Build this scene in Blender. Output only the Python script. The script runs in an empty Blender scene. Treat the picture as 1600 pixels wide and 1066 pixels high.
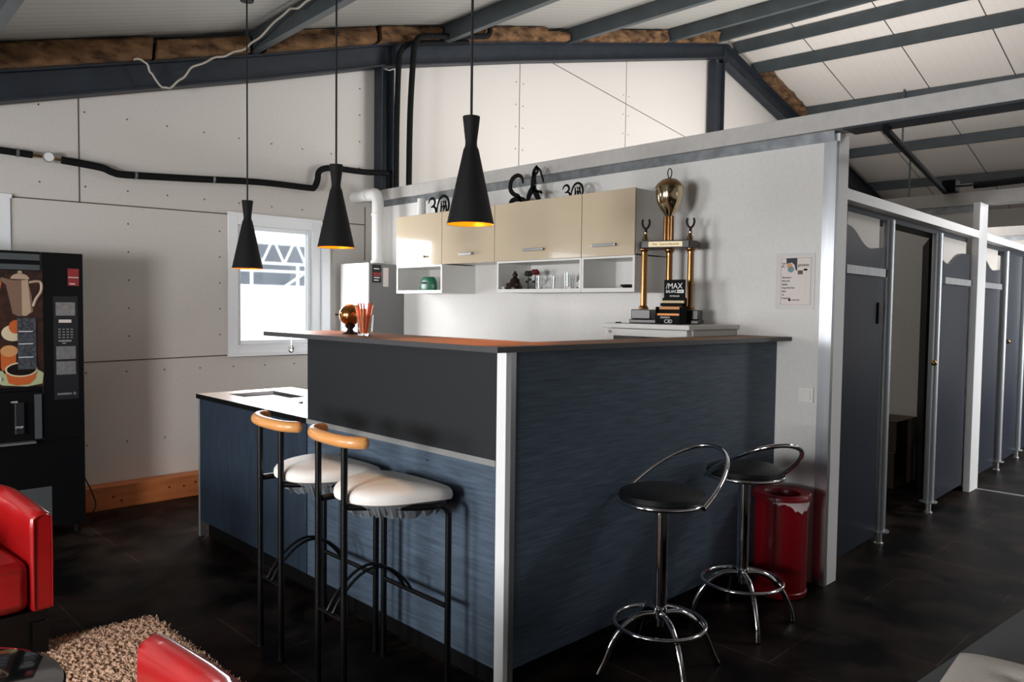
import bpy, bmesh, math, random
from mathutils import Vector, Matrix, noise
random.seed(7)
PI = math.pi
scene = bpy.context.scene
C = scene.collection

# ------------------------------------------------------------------ camera, world, lights, exposure
def make_camera():
    yaw, pitch, roll = math.radians(44.3), math.radians(-2.55), math.radians(0.7)
    f = Vector((math.sin(yaw)*math.cos(pitch), math.cos(yaw)*math.cos(pitch), math.sin(pitch)))
    r = Vector((math.cos(yaw), -math.sin(yaw), 0)); u = r.cross(f)
    r2 = math.cos(roll)*r + math.sin(roll)*u; u2 = -math.sin(roll)*r + math.cos(roll)*u
    cd = bpy.data.cameras.new('camera'); cam = bpy.data.objects.new('camera', cd); C.objects.link(cam)
    m = Matrix((( r2.x, u2.x, -f.x, 0), (r2.y, u2.y, -f.y, 0), (r2.z, u2.z, -f.z, 1.37), (0, 0, 0, 1)))
    cam.matrix_world = m
    cd.sensor_width = 36; cd.lens = 1195/1600*36; cd.clip_start = .05; cd.clip_end = 200
    scene.camera = cam
make_camera()
scene.view_settings.view_transform = 'Standard'
scene.view_settings.look = 'None'
scene.view_settings.exposure = 0.17
scene.view_settings.gamma = 1
scene.view_settings.use_curve_mapping = False
scene.cycles.max_bounces = 8
scene.cycles.sample_clamp_indirect = 6
w = bpy.data.worlds.new('world'); scene.world = w; w.use_nodes = True
w.node_tree.nodes['Background'].inputs[0].default_value = (.86, .93, 1, 1)
w.node_tree.nodes['Background'].inputs[1].default_value = 3.0

def area(name, loc, direction, sx, sy, power, color):
    l = bpy.data.lights.new(name, 'AREA'); l.shape = 'RECTANGLE'; l.size = sx; l.size_y = sy
    l.energy = power; l.color = color
    o = bpy.data.objects.new(name, l); C.objects.link(o); o.location = loc
    o.rotation_euler = Vector(direction).to_track_quat('-Z', 'Y').to_euler()
    return o
DAY = (.97, .985, 1)
area('window_light_left', (-2.9, 3.5, 1.30), (1, -.15, -.02), 1.2, .75, 70, DAY)
area('window_light_left_near', (-2.9, 1.25, 1.30), (1, .06, -.06), 1.0, .75, 165, DAY)
area('window_light_back', (2.83, 5.50, 1.50), (0, -1, -.05), .60, .90, 28, DAY)
area('window_light_back_left', (.62, 5.50, 1.50), (0, -1, -.15), .70, .90, 10, DAY)
area('window_light_front', (6.5, -3.8, 1.7), (0, 1, .35), 5.0, 1.0, 9, DAY)  # added weak fill from the front; that wall has no window
hw = area('window_light_hall', (9.8, -3.7, 1.9), (-.35, 1, -.05), 3.0, 1.2, 95, DAY); hw.data.spread = math.radians(64)  # added fill, spread narrowed to brighten cubicle fronts but not the bar
area('cubicle_lamp_light', (5.3, 3.4, 1.95), (.1, .55, 1), 1.6, .8, 46, (1, .985, .97))  # added unseen uplight behind the kitchen wall, brightens upper gable and ceiling
area('cubicle_lamp_light_far', (8.2, 3.4, 1.95), (.25, -.1, 1), 1.6, 1.2, 95, (1, .985, .97))  # second added uplight, out of view, brightens the right roof slope
area('skylight_light', (6.9, -.9, 4.3), (-.1, .35, -1), 1.6, 1.4, 120, (1, .985, .96))  # added overhead light for the white corner board and beams; roof is closed
area('skylight_light_hall', (13.5, 1.0, 3.2), (-.2, .15, -1), 2.0, 3.0, 60, (1, .985, .97))  # unseen overhead light added in the far hall, no roof opening there

# ------------------------------------------------------------------ materials
def lin(c):
    return tuple((v/255/12.92 if v/255 <= .04045 else ((v/255+.055)/1.055)**2.4) for v in c) + (1,)
MATS = {}
def mat(name, col, rough=.5, metal=0, nscale=0, namt=0, stretch=(1, 1, 1), bump=0, bscale=200, coat=0, spec=.5, col2=None, trans=0, emit=None, estr=0, ior=1.45, detail=4):
    m = bpy.data.materials.new(name); m.use_nodes = True; nt = m.node_tree; b = nt.nodes['Principled BSDF']
    b.inputs['Base Color'].default_value = lin(col); b.inputs['Roughness'].default_value = rough
    b.inputs['Metallic'].default_value = metal; b.inputs['Coat Weight'].default_value = coat
    b.inputs['Specular IOR Level'].default_value = spec
    b.inputs['Transmission Weight'].default_value = trans; b.inputs['IOR'].default_value = ior
    if emit:
        b.inputs['Emission Color'].default_value = lin(emit); b.inputs['Emission Strength'].default_value = estr
    tc = nt.nodes.new('ShaderNodeTexCoord')
    if nscale:
        mp = nt.nodes.new('ShaderNodeMapping'); mp.inputs['Scale'].default_value = stretch
        nt.links.new(tc.outputs['Object'], mp.inputs[0])
        n = nt.nodes.new('ShaderNodeTexNoise'); n.inputs['Scale'].default_value = nscale; n.inputs['Detail'].default_value = detail
        nt.links.new(mp.outputs[0], n.inputs['Vector'])
        cr = nt.nodes.new('ShaderNodeValToRGB'); cr.color_ramp.elements[0].position = .3; cr.color_ramp.elements[1].position = .7
        a = lin(col); k = lin(col2) if col2 else tuple(v*(1+namt) for v in a[:3]) + (1,)
        a2 = a if col2 else tuple(v*(1-namt) for v in a[:3]) + (1,)
        cr.color_ramp.elements[0].color = a2; cr.color_ramp.elements[1].color = k
        nt.links.new(n.outputs[0], cr.inputs[0]); nt.links.new(cr.outputs[0], b.inputs['Base Color'])
    if bump:
        n2 = nt.nodes.new('ShaderNodeTexNoise'); n2.inputs['Scale'].default_value = bscale; n2.inputs['Detail'].default_value = 3
        nt.links.new(tc.outputs['Object'], n2.inputs['Vector'])
        bp = nt.nodes.new('ShaderNodeBump'); bp.inputs['Strength'].default_value = bump; bp.inputs['Distance'].default_value = .004
        nt.links.new(n2.outputs[0], bp.inputs['Height']); nt.links.new(bp.outputs[0], b.inputs['Normal'])
    MATS[name] = m
    return m
def M(n): return MATS[n]

mat('wall_grey', (202, 196, 190), .85, nscale=60, namt=.03, bump=.15, bscale=350)
mat('wall_white', (212, 209, 205), .8, nscale=50, namt=.03, bump=.2, bscale=250)
mat('joint', (92, 80, 70), .9)
mat('screw', (80, 74, 68), .7)
mat('paint_white', (222, 222, 222), .35)
mat('frame_white', (232, 234, 236), .3)
mat('beam_white', (180, 176, 172), .6, nscale=20, namt=.05)
mat('steel_navy', (38, 43, 50), .5, nscale=8, namt=.18, bump=.05, spec=.35)
mat('purlin', (62, 68, 71), .42, nscale=5, namt=.15)
mat('galv', (150, 154, 158), .38, metal=.85, nscale=14, namt=.25)
mat('alu', (190, 192, 195), .32, metal=.9, nscale=30, namt=.08, stretch=(1, 1, .1))
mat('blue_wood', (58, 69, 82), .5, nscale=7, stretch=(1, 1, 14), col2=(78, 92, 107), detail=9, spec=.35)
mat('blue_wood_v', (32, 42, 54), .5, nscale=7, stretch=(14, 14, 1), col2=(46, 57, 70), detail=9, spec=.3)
mat('black_board', (31, 33, 35), .6, spec=.3, nscale=90, namt=.1)
mat('kick', (8, 8, 9), .7, spec=.15)
mat('counter_surface', (138, 104, 76), .5, nscale=6, namt=.12, stretch=(1, 1, 1), spec=.12)
mat('slate_top', (66, 66, 68), .4, nscale=40, namt=.12)
mat('steel_top', (214, 216, 218), .28)
mat('sink_steel', (120, 122, 124), .25, metal=.8)
mat('edge_grey', (128, 128, 126), .5)
mat('black_metal', (9, 9, 10), .32, spec=.35)
mat('chrome', (225, 225, 228), .07, metal=1)
mat('leather_black', (12, 12, 13), .42, spec=.3, bump=.15, bscale=300)
mat('seat_white', (228, 222, 216), .6, nscale=6, namt=.05, bump=.15, bscale=120)
mat('lining', (96, 100, 104), .95, bump=.5, bscale=90)
mat('beech', (206, 140, 78), .35, nscale=9, stretch=(1, 1, 6), col2=(222, 158, 96), coat=.3)
mat('red_leather', (158, 18, 20), .3, nscale=8, namt=.08, bump=.12, bscale=160, coat=.25)
mat('red_plastic', (116, 8, 20), .3)
mat('red_inside', (120, 8, 18), .45)
mat('bag_plastic', (210, 190, 190), .3)
mat('gloss_black', (8, 8, 10), .08, coat=1)
mat('lamp_black', (14, 14, 15), .6, bump=.5, bscale=500, spec=.3)
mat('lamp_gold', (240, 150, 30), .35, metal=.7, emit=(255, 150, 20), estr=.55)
mat('bulb', (255, 200, 120), .4, emit=(255, 190, 90), estr=4)
mat('cord', (12, 12, 12), .6)
mat('beige_gloss', (194, 177, 152), .12, coat=.4, nscale=300, namt=.04)
mat('cab_white', (214, 212, 208), .4)
mat('handle', (170, 172, 176), .3, metal=.9)
mat('gold', (150, 112, 72), .28, metal=1)
mat('globe_gold', (232, 160, 92), .16, metal=1)
mat('gold_pale', (196, 178, 146), .12, metal=1)
mat('trophy_wood', (34, 22, 18), .35)
mat('plate', (196, 178, 140), .4, metal=.3)
mat('ink', (38, 36, 36), .8)
mat('white_ink', (226, 226, 226), .6)
mat('paper', (210, 200, 194), .6)
mat('sleeve', (204, 202, 200), .15)
mat('photo_dark', (22, 24, 40), .5)
mat('photo_teal', (96, 130, 136), .5)
mat('photo_orange', (196, 140, 90), .5)
mat('brown', (96, 68, 46), .6)
mat('wood_plank', (186, 112, 62), .55, nscale=4, stretch=(1, 1, 9), col2=(164, 92, 48), detail=7)
mat('knot', (84, 40, 20), .7)
mat('wool', (132, 98, 66), 1, nscale=7, stretch=(1, 1, 2.5), col2=(46, 28, 16), detail=10, bump=1, bscale=30)
mat('foam_pipe', (15, 16, 18), .75, spec=.2, nscale=30, namt=.3)
mat('brass', (150, 120, 80), .3, metal=1)
mat('flue', (216, 214, 210), .4)
mat('boiler_white', (220, 220, 220), .35)
mat('boiler_grey', (118, 118, 118), .5, metal=.2)
mat('navy_panel', (28, 34, 47), .34, nscale=60, namt=.08)
mat('door_grey', (186, 180, 174), .5)
mat('pole_silver', (140, 144, 148), .42, metal=.7)
mat('vend_black', (10, 11, 13), .4, spec=.25)
mat('vend_dark', (30, 32, 36), .4)
mat('vend_grey', (74, 78, 80), .4)
mat('silver_dull', (150, 150, 150), .35, metal=.6, nscale=40, namt=.2)
mat('pot_cream', (176, 150, 128), .4)
mat('pot_shade', (122, 96, 80), .4)
mat('cup_orange', (186, 92, 44), .4)
mat('cup_cream', (206, 190, 160), .4)
mat('saucer', (170, 176, 136), .4)
mat('coffee', (20, 10, 8), .3)
mat('cappuccino', (196, 140, 90), .5)
mat('picture_bg', (26, 20, 20), .35, nscale=24, col2=(70, 40, 30))
mat('product_strip', (66, 70, 76), .3, nscale=70, namt=.6)
mat('sticker_red', (138, 44, 44), .5)
mat('straw_red', (226, 76, 44), .4)
mat('straw_orange', (240, 156, 96), .4)
mat('green', (16, 84, 58), .35, nscale=30, namt=.4)
mat('figure_black', (9, 9, 10), .7, spec=.15)
mat('rose', (96, 22, 24), .7)
mat('leaf', (24, 36, 22), .7)
mat('glass', (250, 252, 252), .03, trans=1, spec=.5)
mat('rug', (200, 166, 140), .95, nscale=90, col2=(158, 124, 100))
mat('sofa_grey', (74, 76, 78), .85, bump=.3, bscale=400)
mat('cushion_cream', (188, 180, 172), .85, bump=.3, bscale=150)
mat('cardboard', (74, 62, 52), .8)
mat('switch_white', (226, 222, 216), .35)
mat('snow_ground', (200, 204, 208), .9)
mat('hall_dark', (84, 88, 94), .7)
mat('truss_white', (240, 240, 240), .5)
mat('rope', (176, 168, 156), .7)

def floor_mat():
    m = bpy.data.materials.new('slate_floor'); m.use_nodes = True; nt = m.node_tree; b = nt.nodes['Principled BSDF']
    tc = nt.nodes.new('ShaderNodeTexCoord')
    br = nt.nodes.new('ShaderNodeTexBrick'); br.inputs['Scale'].default_value = 1
    br.inputs['Brick Width'].default_value = .92; br.inputs['Row Height'].default_value = .46
    br.inputs['Mortar Size'].default_value = .0025; br.inputs['Color1'].default_value = (1, 1, 1, 1); br.inputs['Color2'].default_value = (.7, .7, .7, 1)
    br.inputs['Mortar'].default_value = (3.2, 3.2, 3.2, 1)
    mp = nt.nodes.new('ShaderNodeMapping'); mp.inputs['Rotation'].default_value = (0, 0, PI/2)
    nt.links.new(tc.outputs['Object'], mp.inputs[0]); nt.links.new(mp.outputs[0], br.inputs['Vector'])
    n = nt.nodes.new('ShaderNodeTexNoise'); n.inputs['Scale'].default_value = 3.4; n.inputs['Detail'].default_value = 11; n.inputs['Distortion'].default_value = .6
    nt.links.new(tc.outputs['Object'], n.inputs['Vector'])
    cr = nt.nodes.new('ShaderNodeValToRGB'); cr.color_ramp.elements[0].position = .40; cr.color_ramp.elements[1].position = .68
    cr.color_ramp.elements[0].color = lin((4, 4, 5)); cr.color_ramp.elements[1].color = lin((45, 37, 33))
    nt.links.new(n.outputs[0], cr.inputs[0])
    mx = nt.nodes.new('ShaderNodeMix'); mx.data_type = 'RGBA'; mx.blend_type = 'MULTIPLY'; mx.inputs[0].default_value = 1
    nt.links.new(cr.outputs[0], mx.inputs[6]); nt.links.new(br.outputs[0], mx.inputs[7]); nt.links.new(mx.outputs[2], b.inputs['Base Color'])
    b.inputs['Roughness'].default_value = .42; b.inputs['Specular IOR Level'].default_value = .05
    bp = nt.nodes.new('ShaderNodeBump'); bp.inputs['Strength'].default_value = .25; bp.inputs['Distance'].default_value = .004
    nt.links.new(n.outputs[0], bp.inputs['Height']); nt.links.new(bp.outputs[0], b.inputs['Normal'])
    MATS['slate_floor'] = m
floor_mat()

def ceiling_mat(name, col, joint, rib, rib_amt):
    m = bpy.data.materials.new(name); m.use_nodes = True; nt = m.node_tree; b = nt.nodes['Principled BSDF']
    b.inputs['Roughness'].default_value = .6
    tc = nt.nodes.new('ShaderNodeTexCoord'); sp = nt.nodes.new('ShaderNodeSeparateXYZ'); nt.links.new(tc.outputs['Object'], sp.inputs[0])
    def math_(op, a, bb):
        n = nt.nodes.new('ShaderNodeMath'); n.operation = op
        for i, v in enumerate((a, bb)):
            if isinstance(v, (int, float)): n.inputs[i].default_value = v
            else: nt.links.new(v, n.inputs[i])
        return n.outputs[0]
    jm = math_('LESS_THAN', math_('FLOORED_MODULO', math_('ADD', sp.outputs[1], .35), joint), .014)
    rm = math_('LESS_THAN', math_('FLOORED_MODULO', sp.outputs[1], rib), rib*.16)
    a = nt.nodes.new('ShaderNodeMix'); a.data_type = 'RGBA'; a.inputs[6].default_value = lin(col)
    a.inputs[7].default_value = tuple(v*rib_amt for v in lin(col)[:3]) + (1,); nt.links.new(rm, a.inputs[0])
    c = nt.nodes.new('ShaderNodeMix'); c.data_type = 'RGBA'; nt.links.new(a.outputs[2], c.inputs[6]); c.inputs[7].default_value = lin((70, 68, 66))
    nt.links.new(jm, c.inputs[0]); nt.links.new(c.outputs[2], b.inputs['Base Color'])
    MATS[name] = m
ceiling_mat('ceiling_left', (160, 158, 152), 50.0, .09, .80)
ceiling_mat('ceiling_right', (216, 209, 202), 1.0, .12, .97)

# ------------------------------------------------------------------ mesh helpers
class MB:
    def __init__(s): s.bm = bmesh.new(); s.mi = 0
    def faces(s, fs):
        for f in fs: f.material_index = s.mi
    def box(s, x0, x1, y0, y1, z0, z1, mx=None):
        v = [s.bm.verts.new((x, y, z)) for x in (x0, x1) for y in (y0, y1) for z in (z0, z1)]
        if mx is not None:
            for a in v: a.co = mx @ a.co
        q = [(0, 1, 3, 2), (4, 6, 7, 5), (0, 4, 5, 1), (2, 3, 7, 6), (0, 2, 6, 4), (1, 5, 7, 3)]
        s.faces([s.bm.faces.new([v[i] for i in f]) for f in q]); return s
    def prism(s, pts, d, axis='y', base=0):
        # pts in the plane, extruded along axis from base to base+d
        def P(a, b, c):
            return {'y': (a, c, b), 'x': (c, a, b), 'z': (a, b, c)}[axis]
        A = [s.bm.verts.new(P(p[0], p[1], base)) for p in pts]; B = [s.bm.verts.new(P(p[0], p[1], base+d)) for p in pts]
        n = len(pts); fs = [s.bm.faces.new(A), s.bm.faces.new(B[::-1])]
        for i in range(n): fs.append(s.bm.faces.new([A[i], B[i], B[(i+1) % n], A[(i+1) % n]]))
        s.faces(fs); return s
    def tube(s, pts, r, n=12, closed=False, cap=True):
        pts = [Vector(p) for p in pts]; L = len(pts)
        R = r if isinstance(r, (list, tuple)) else [r]*L
        rings = []; prev = None
        for i, p in enumerate(pts):
            if closed: t = (pts[(i+1) % L]-pts[i-1]).normalized()
            else: t = (pts[min(i+1, L-1)]-pts[max(i-1, 0)]).normalized()
            if prev is None:
                a = Vector((0, 0, 1)) if abs(t.z) < .9 else Vector((1, 0, 0))
                u = t.cross(a).normalized()
            else:
                u = (prev-t*prev.dot(t)).normalized()
            prev = u; v = t.cross(u)
            rings.append([s.bm.verts.new(p+R[i]*(math.cos(2*PI*k/n)*u+math.sin(2*PI*k/n)*v)) for k in range(n)])
        fs = []
        for i in range(L if closed else L-1):
            a, b = rings[i], rings[(i+1) % L]
            for k in range(n): fs.append(s.bm.faces.new([a[k], a[(k+1) % n], b[(k+1) % n], b[k]]))
        if cap and not closed:
            fs.append(s.bm.faces.new(rings[0][::-1])); fs.append(s.bm.faces.new(rings[-1]))
        s.faces(fs); return s
    def lathe(s, prof, c=(0, 0, 0), n=32, closed=False):
        c = Vector(c); rings = []
        for r, z in prof:
            if r < 1e-5: rings.append([s.bm.verts.new(c+Vector((0, 0, z)))])
            else: rings.append([s.bm.verts.new(c+Vector((r*math.cos(2*PI*k/n), r*math.sin(2*PI*k/n), z))) for k in range(n)])
        fs = []
        pairs = list(zip(rings, rings[1:])) + ([(rings[-1], rings[0])] if closed else [])
        for a, b in pairs:
            for k in range(n):
                q = [a[k % len(a)], a[(k+1) % len(a)], b[(k+1) % len(b)], b[k % len(b)]]
                u = []
                for x in q:
                    if x not in u: u.append(x)
                if len(u) > 2: fs.append(s.bm.faces.new(u))
        s.faces(fs); return s
    def ball(s, c, r, sc=(1, 1, 1), n=16):
        k = n//2
        pr = [(max(0, r*math.sin(PI*i/k)) if 0 < i < k else 0, -r*math.cos(PI*i/k)) for i in range(k+1)]
        st = len(s.bm.verts); s.lathe(pr, (0, 0, 0), n)
        s.bm.verts.ensure_lookup_table()
        for v in list(s.bm.verts)[st:]: v.co = Vector((v.co.x*sc[0], v.co.y*sc[1], v.co.z*sc[2]))+Vector(c)
        return s
    def build(s, name, mats, parent=None, smooth=False, bevel=0, origin=None, sub=0):
        bmesh.ops.recalc_face_normals(s.bm, faces=s.bm.faces[:])
        o0 = Vector(origin) if origin else Vector((0, 0, 0))
        for v in s.bm.verts: v.co -= o0
        me = bpy.data.meshes.new(name); s.bm.to_mesh(me); s.bm.free()
        if not isinstance(mats, (list, tuple)): mats = [mats]
        for m in mats: me.materials.append(M(m))
        if smooth:
            for p in me.polygons: p.use_smooth = True
        o = bpy.data.objects.new(name, me); C.objects.link(o); o.location = o0
        if parent is not None:
            o.parent = parent; o.location = o0-Vector(parent.get('_loc', (0, 0, 0)))
        if bevel:
            b = o.modifiers.new('bevel', 'BEVEL'); b.width = bevel; b.segments = 2; b.limit_method = 'ANGLE'; b.angle_limit = .6
        if sub:
            q = o.modifiers.new('sub', 'SUBSURF'); q.levels = sub; q.render_levels = sub
        if smooth:
            try:
                me.set_sharp_from_angle(angle=.7)
            except Exception: pass
        return o
def tag(o, label, cat, group=None):
    o['label'] = label; o['category'] = cat
    if group: o['group'] = group
    return o
def stru(o): o['kind'] = 'structure'; return o
def thing(name, label, cat, loc=(0, 0, 0), group=None, rz=0):
    # parts are built in world coordinates minus loc
    o = bpy.data.objects.new(name, None); C.objects.link(o); o.location = loc; o.rotation_euler = (0, 0, rz)
    o.empty_display_size = .05
    tag(o, label, cat, group); return o
def copy_thing(o, loc, rz, label):
    r = o.copy(); C.objects.link(r); r.location = loc; r.rotation_euler = (0, 0, rz); r['label'] = label
    for ch in list(o.children):
        c = ch.copy(); C.objects.link(c); c.parent = r
        for g in list(ch.children):
            d = g.copy(); C.objects.link(d); d.parent = c
    return r
def text(name, s, size, loc, rot, m, parent, extrude=.0004, align='LEFT', sx=1):
    cu = bpy.data.curves.new(name, 'FONT'); cu.body = s; cu.size = size; cu.extrude = extrude; cu.align_x = align
    t = bpy.data.objects.new(name, cu); C.objects.link(t)
    dg = bpy.context.evaluated_depsgraph_get(); me = bpy.data.meshes.new_from_object(t.evaluated_get(dg))
    bpy.data.objects.remove(t); me.materials.clear(); me.materials.append(M(m))
    for v in me.vertices: v.co.x *= sx
    o = bpy.data.objects.new(name, me); C.objects.link(o); o.location = loc; o.rotation_euler = rot
    if parent: o.parent = parent
    return o
def arc_pts(f, n): return [f(i/n) for i in range(n+1)]
ROOF = [(-3.2, 1.66), (1.04, 2.9), (3.7, 3.68), (9.25, 5.08), (16.3, 3.16)]
def roof(x):
    for (a, za), (b, zb) in zip(ROOF, ROOF[1:]):
        if x <= b: return za+(zb-za)*(x-a)/(b-a)
    return ROOF[-1][1]
YB, YF, XL, XR = 5.55, -4.0, -3.0, 16.0

# ------------------------------------------------------------------ room shell
stru(MB().box(XL-.2, XR+.2, YF-.2, YB+.15, -.1, 0).build('floor', 'slate_floor'))
def roof_piece(pts, m):
    b = MB(); b.prism([(x, z) for x, z in pts]+[(x, z+.1) for x, z in pts[::-1]], YB+.15-YF+.2, 'y', YF-.2)
    return b
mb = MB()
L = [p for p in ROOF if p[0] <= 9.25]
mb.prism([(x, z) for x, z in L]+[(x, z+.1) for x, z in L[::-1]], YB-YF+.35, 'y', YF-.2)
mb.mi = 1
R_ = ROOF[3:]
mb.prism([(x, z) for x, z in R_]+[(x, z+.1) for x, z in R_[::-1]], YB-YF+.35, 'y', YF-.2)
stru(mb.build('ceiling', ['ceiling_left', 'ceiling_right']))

def wall_slab(mb, x0, x1, z0=0, z1=None):
    xs = [x0]+[p[0] for p in ROOF if x0 < p[0] < x1]+[x1]
    top = [(x, (roof(x) if z1 is None else z1)) for x in xs]
    mb.prism([(x0, z0)]+top+[(x1, z0)], .15, 'y', YB)
W1 = (2.46, 3.23, .985, 2.035); W2 = (.35, 1.09, .985, 2.01)
mb = MB()
wall_slab(mb, XL, W2[0]); wall_slab(mb, W2[0], W2[1], 0, W2[2]); wall_slab(mb, W2[0], W2[1], W2[3])
wall_slab(mb, W2[1], W1[0]); wall_slab(mb, W1[0], W1[1], 0, W1[2]); wall_slab(mb, W1[0], W1[1], W1[3]); wall_slab(mb, W1[1], XR)
gable = stru(mb.build('wall_back', 'wall_grey'))
# joints between the wall boards and their screw heads
mb = MB()
def jline(x0, z0, x1, z1, t=.004):
    d = Vector((x1-x0, z1-z0)).normalized(); n = Vector((-d.y, d.x))*t
    mb.prism([(x0+n.x, z0+n.y), (x1+n.x, z1+n.y), (x1-n.x, z1-n.y), (x0-n.x, z0-n.y)], .0015, 'y', YB-.0015)
jline(1.09, 2.01, 3.65, 2.05); jline(-3, 1.95, .35, 2.0); jline(1.09, .965, 2.46, .985); jline(2.46, .975, 3.7, .965, .006)
jline(1.475, 2.015, 1.475, roof(1.475)-.1); jline(3.655, 1.75, 3.655, 2.2); jline(3.23, 2.04, 3.23, .98)
jline(5.48, 2.2, 5.48, 3.85); jline(7.22, 2.2, 7.22, 4.3); jline(5.95, 3.93, 10.4, 3.29, .004)
mb.build('board_joint', 'joint', gable)
mb = MB()
for zz in (2.12, 2.6):
    for x in [1.25+.26*i for i in range(9)]: mb.tube([(x, YB-.002, zz), (x, YB, zz)], .006, 6)
for x in (1.77, 2.4):
    for i in range(5): mb.tube([(x, YB-.002, 1.14+.19*i), (x, YB, 1.14+.19*i)], .006, 6)
for x in (1.5, 1.75, 2.0, 2.25, 2.5, 2.75, 3.0):
    for zz in (.9, .42): mb.tube([(x, YB-.002, zz), (x, YB, zz)], .006, 6)
for x in (5.43, 5.53, 7.17, 7.27, 3.6):
    for i in range(8):
        if 2.3+.22*i < roof(x)-.35: mb.tube([(x, YB-.002, 2.3+.22*i), (x, YB, 2.3+.22*i)], .007, 6)
mb.build('screw_head', 'screw', gable)

# other outer walls: left (with window opening), front, right
mb = MB()
mb.box(XL-.15, XL, YF, 2.7, 0, .9); mb.box(XL-.15, XL, YF, YB, 1.7, 2.1); mb.box(XL-.15, XL, 2.7, 5.3, 0, .9); mb.box(XL-.15, XL, 5.3, YB, .9, 1.7)
mb.box(XL-.15, XL, 1.85, 2.7, .9, 1.7); mb.box(XL-.15, XL, YF, .65, .9, 1.7); mb.box(XL-.15, XL, 5.3, YB, 0, .9); mb.box(XL-.15, XL, 4.3, 5.3, .9, 1.7)
stru(mb.build('wall_left', 'wall_grey'))
mb = MB()
xs = [XL]+[p[0] for p in ROOF if XL < p[0] < XR]+[XR]
mb.prism([(XL, 0)]+[(x, roof(x)) for x in xs]+[(XR, 0)], .15, 'y', YF-.15)
stru(mb.build('wall_front', 'wall_grey'))
mb = MB(); mb.box(XR, XR+.15, YF, YB, 0, roof(XR)); stru(mb.build('wall_right', 'wall_white'))

def window(n, x0, x1, z0, z1, trim_right):
    b = MB()
    f = .075
    for (a, c, d, e) in ((x0, x0+f, z0, z1), (x1-f, x1, z0, z1), (x0+f, x1-f, z0, z0+f), (x0+f, x1-f, z1-f, z1)): b.box(a, c, YB-.012, YB+.08, d, e)
    f2 = f+.03
    for (a, c, d, e) in ((x0+f, x0+f2, z0+f, z1-f), (x1-f2, x1-f, z0+f, z1-f), (x0+f2, x1-f2, z0+f, z0+f2), (x0+f2, x1-f2, z1-f2, z1-f)): b.box(a, c, YB+.01, YB+.07, d, e)
    o = stru(b.build('window_%d' % n, 'frame_white', bevel=.004))
    MB().box(x0+f2, x1-f2, YB+.035, YB+.045, z0+f2, z1-f2).build('pane', 'glass', o)
    g = MB()
    g.box(x0-.01, x1+.01, YB-.03, YB-.012, z0-.012, z0+.012); g.box(x0-.006, x1+.006, YB-.02, YB-.012, z1-.01, z1+.014)
    if trim_right: g.box(x1+.002, x1+.075, YB-.03, YB-.002, z0, z1)
    g.build('window_trim', 'frame_white', o)
    return o
window(1, *W1, True); window(2, *W2, False)

# long timber sill lying at the foot of the back wall
mb = MB(); mb.box(1.2, 3.66, YB-.13, YB-.003, .0, .155); sk = stru(mb.build('baseboard_back', 'wood_plank', bevel=.004))
mb = MB()
for x, z in ((1.62, .08), (1.67, .05), (1.98, .09), (2.08, .085), (2.16, .1), (2.5, .07), (1.4, .04)): mb.tube([(x, YB-.132, z), (x, YB-.13, z)], .008, 8)
mb.build('wood_knot', 'knot', sk)

# kitchen wall with its beam, running from the back wall to the corner post
WX = 3.74
mb = MB(); mb.box(WX, WX+.1, 1.62, YB, 0, 2.245); stru(mb.build('wall_kitchen', 'wall_white'))
mb = MB(); mb.box(WX-.035, WX+.115, YF, YB, 2.247, 2.335)
bm_ = stru(mb.build('trim_1', 'beam_white', bevel=.003))
mb = MB(); mb.box(WX-.012, WX+.1, 1.60, YB-.01, 2.195, 2.246); mb.build('metal_track', 'galv', bm_)
mb = MB(); mb.box(WX-.035, WX+.115, YF, 1.55, 2.236, 2.2465); mb.build('beam_soffit', 'steel_navy', bm_)
# corner profile (aluminium angle) and the white end board
mb = MB(); mb.box(WX-.012, WX-.0005, 1.594, 1.648, 0, 2.194); mb.box(WX-.012, WX+.02, 1.586, 1.5935, 0, 2.194)
stru(mb.build('trim_2', 'alu'))
mb = MB(); mb.box(WX+.021, 3.87, 1.585, 1.615, 0, 2.236); stru(mb.build('trim_3', 'paint_white'))

# second and third partition walls with their beams, seen over the cubicles
for i, X in enumerate((6.7, 9.6)):
    yn = 1.74 if i == 0 else 1.84
    stru(MB().box(X, X+.1, yn, YB, 0, 2.2).build('wall_partition_%d' % (i+1), 'wall_white'))
    mb = MB(); mb.box(X-.03, X+.12, YF, YB, 2.2, 2.3); t = stru(mb.build('trim_%d' % (4+i), 'beam_white'))
    MB().box(X-.01, X+.11, yn-.02, YB-.01, 2.15, 2.199).build('metal_track', 'galv', t)
stru(MB().box(6.54, 6.75, 1.69, 1.735, 0, 2.199).build('trim_6', 'paint_white'))

# ------------------------------------------------------------------ steel frame
def ibeam(name, top, h, y0, y1, label):
    yc = (y0+y1)/2
    def strip(b, o0, o1, a, c):
        for (xa, za), (xb, zb) in zip(top, top[1:]):
            b.prism([(xa, za-o1), (xb, zb-o1), (xb, zb-o0), (xa, za-o0)], c-a, 'y', a)
    t = thing(name, label, 'beam')
    b = MB(); strip(b, .0131, h-.0131, yc-.006, yc+.006); b.build('web', 'steel_navy', t)
    b = MB(); strip(b, h-.013, h, y0, y1); b.build('bottom_flange', 'steel_navy', t)
    b = MB(); strip(b, 0, .013, y0, y1); b.build('top_flange', 'steel_navy', t)
    return t
ib = ibeam('steel_rafter', [(-2.95, 1.53), (1.05, 2.74), (2.69, 3.22), (3.74, 3.55), (3.78, 3.56), (5.37, 3.965), (9.18, 4.885)], .185, 5.40, 5.53, 'long dark steel rafter climbing along the back wall to the ridge')
MB().box(3.86, 3.88, 5.402, 5.528, 3.39, 3.6).build('end_plate', 'steel_navy', ib)
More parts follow.
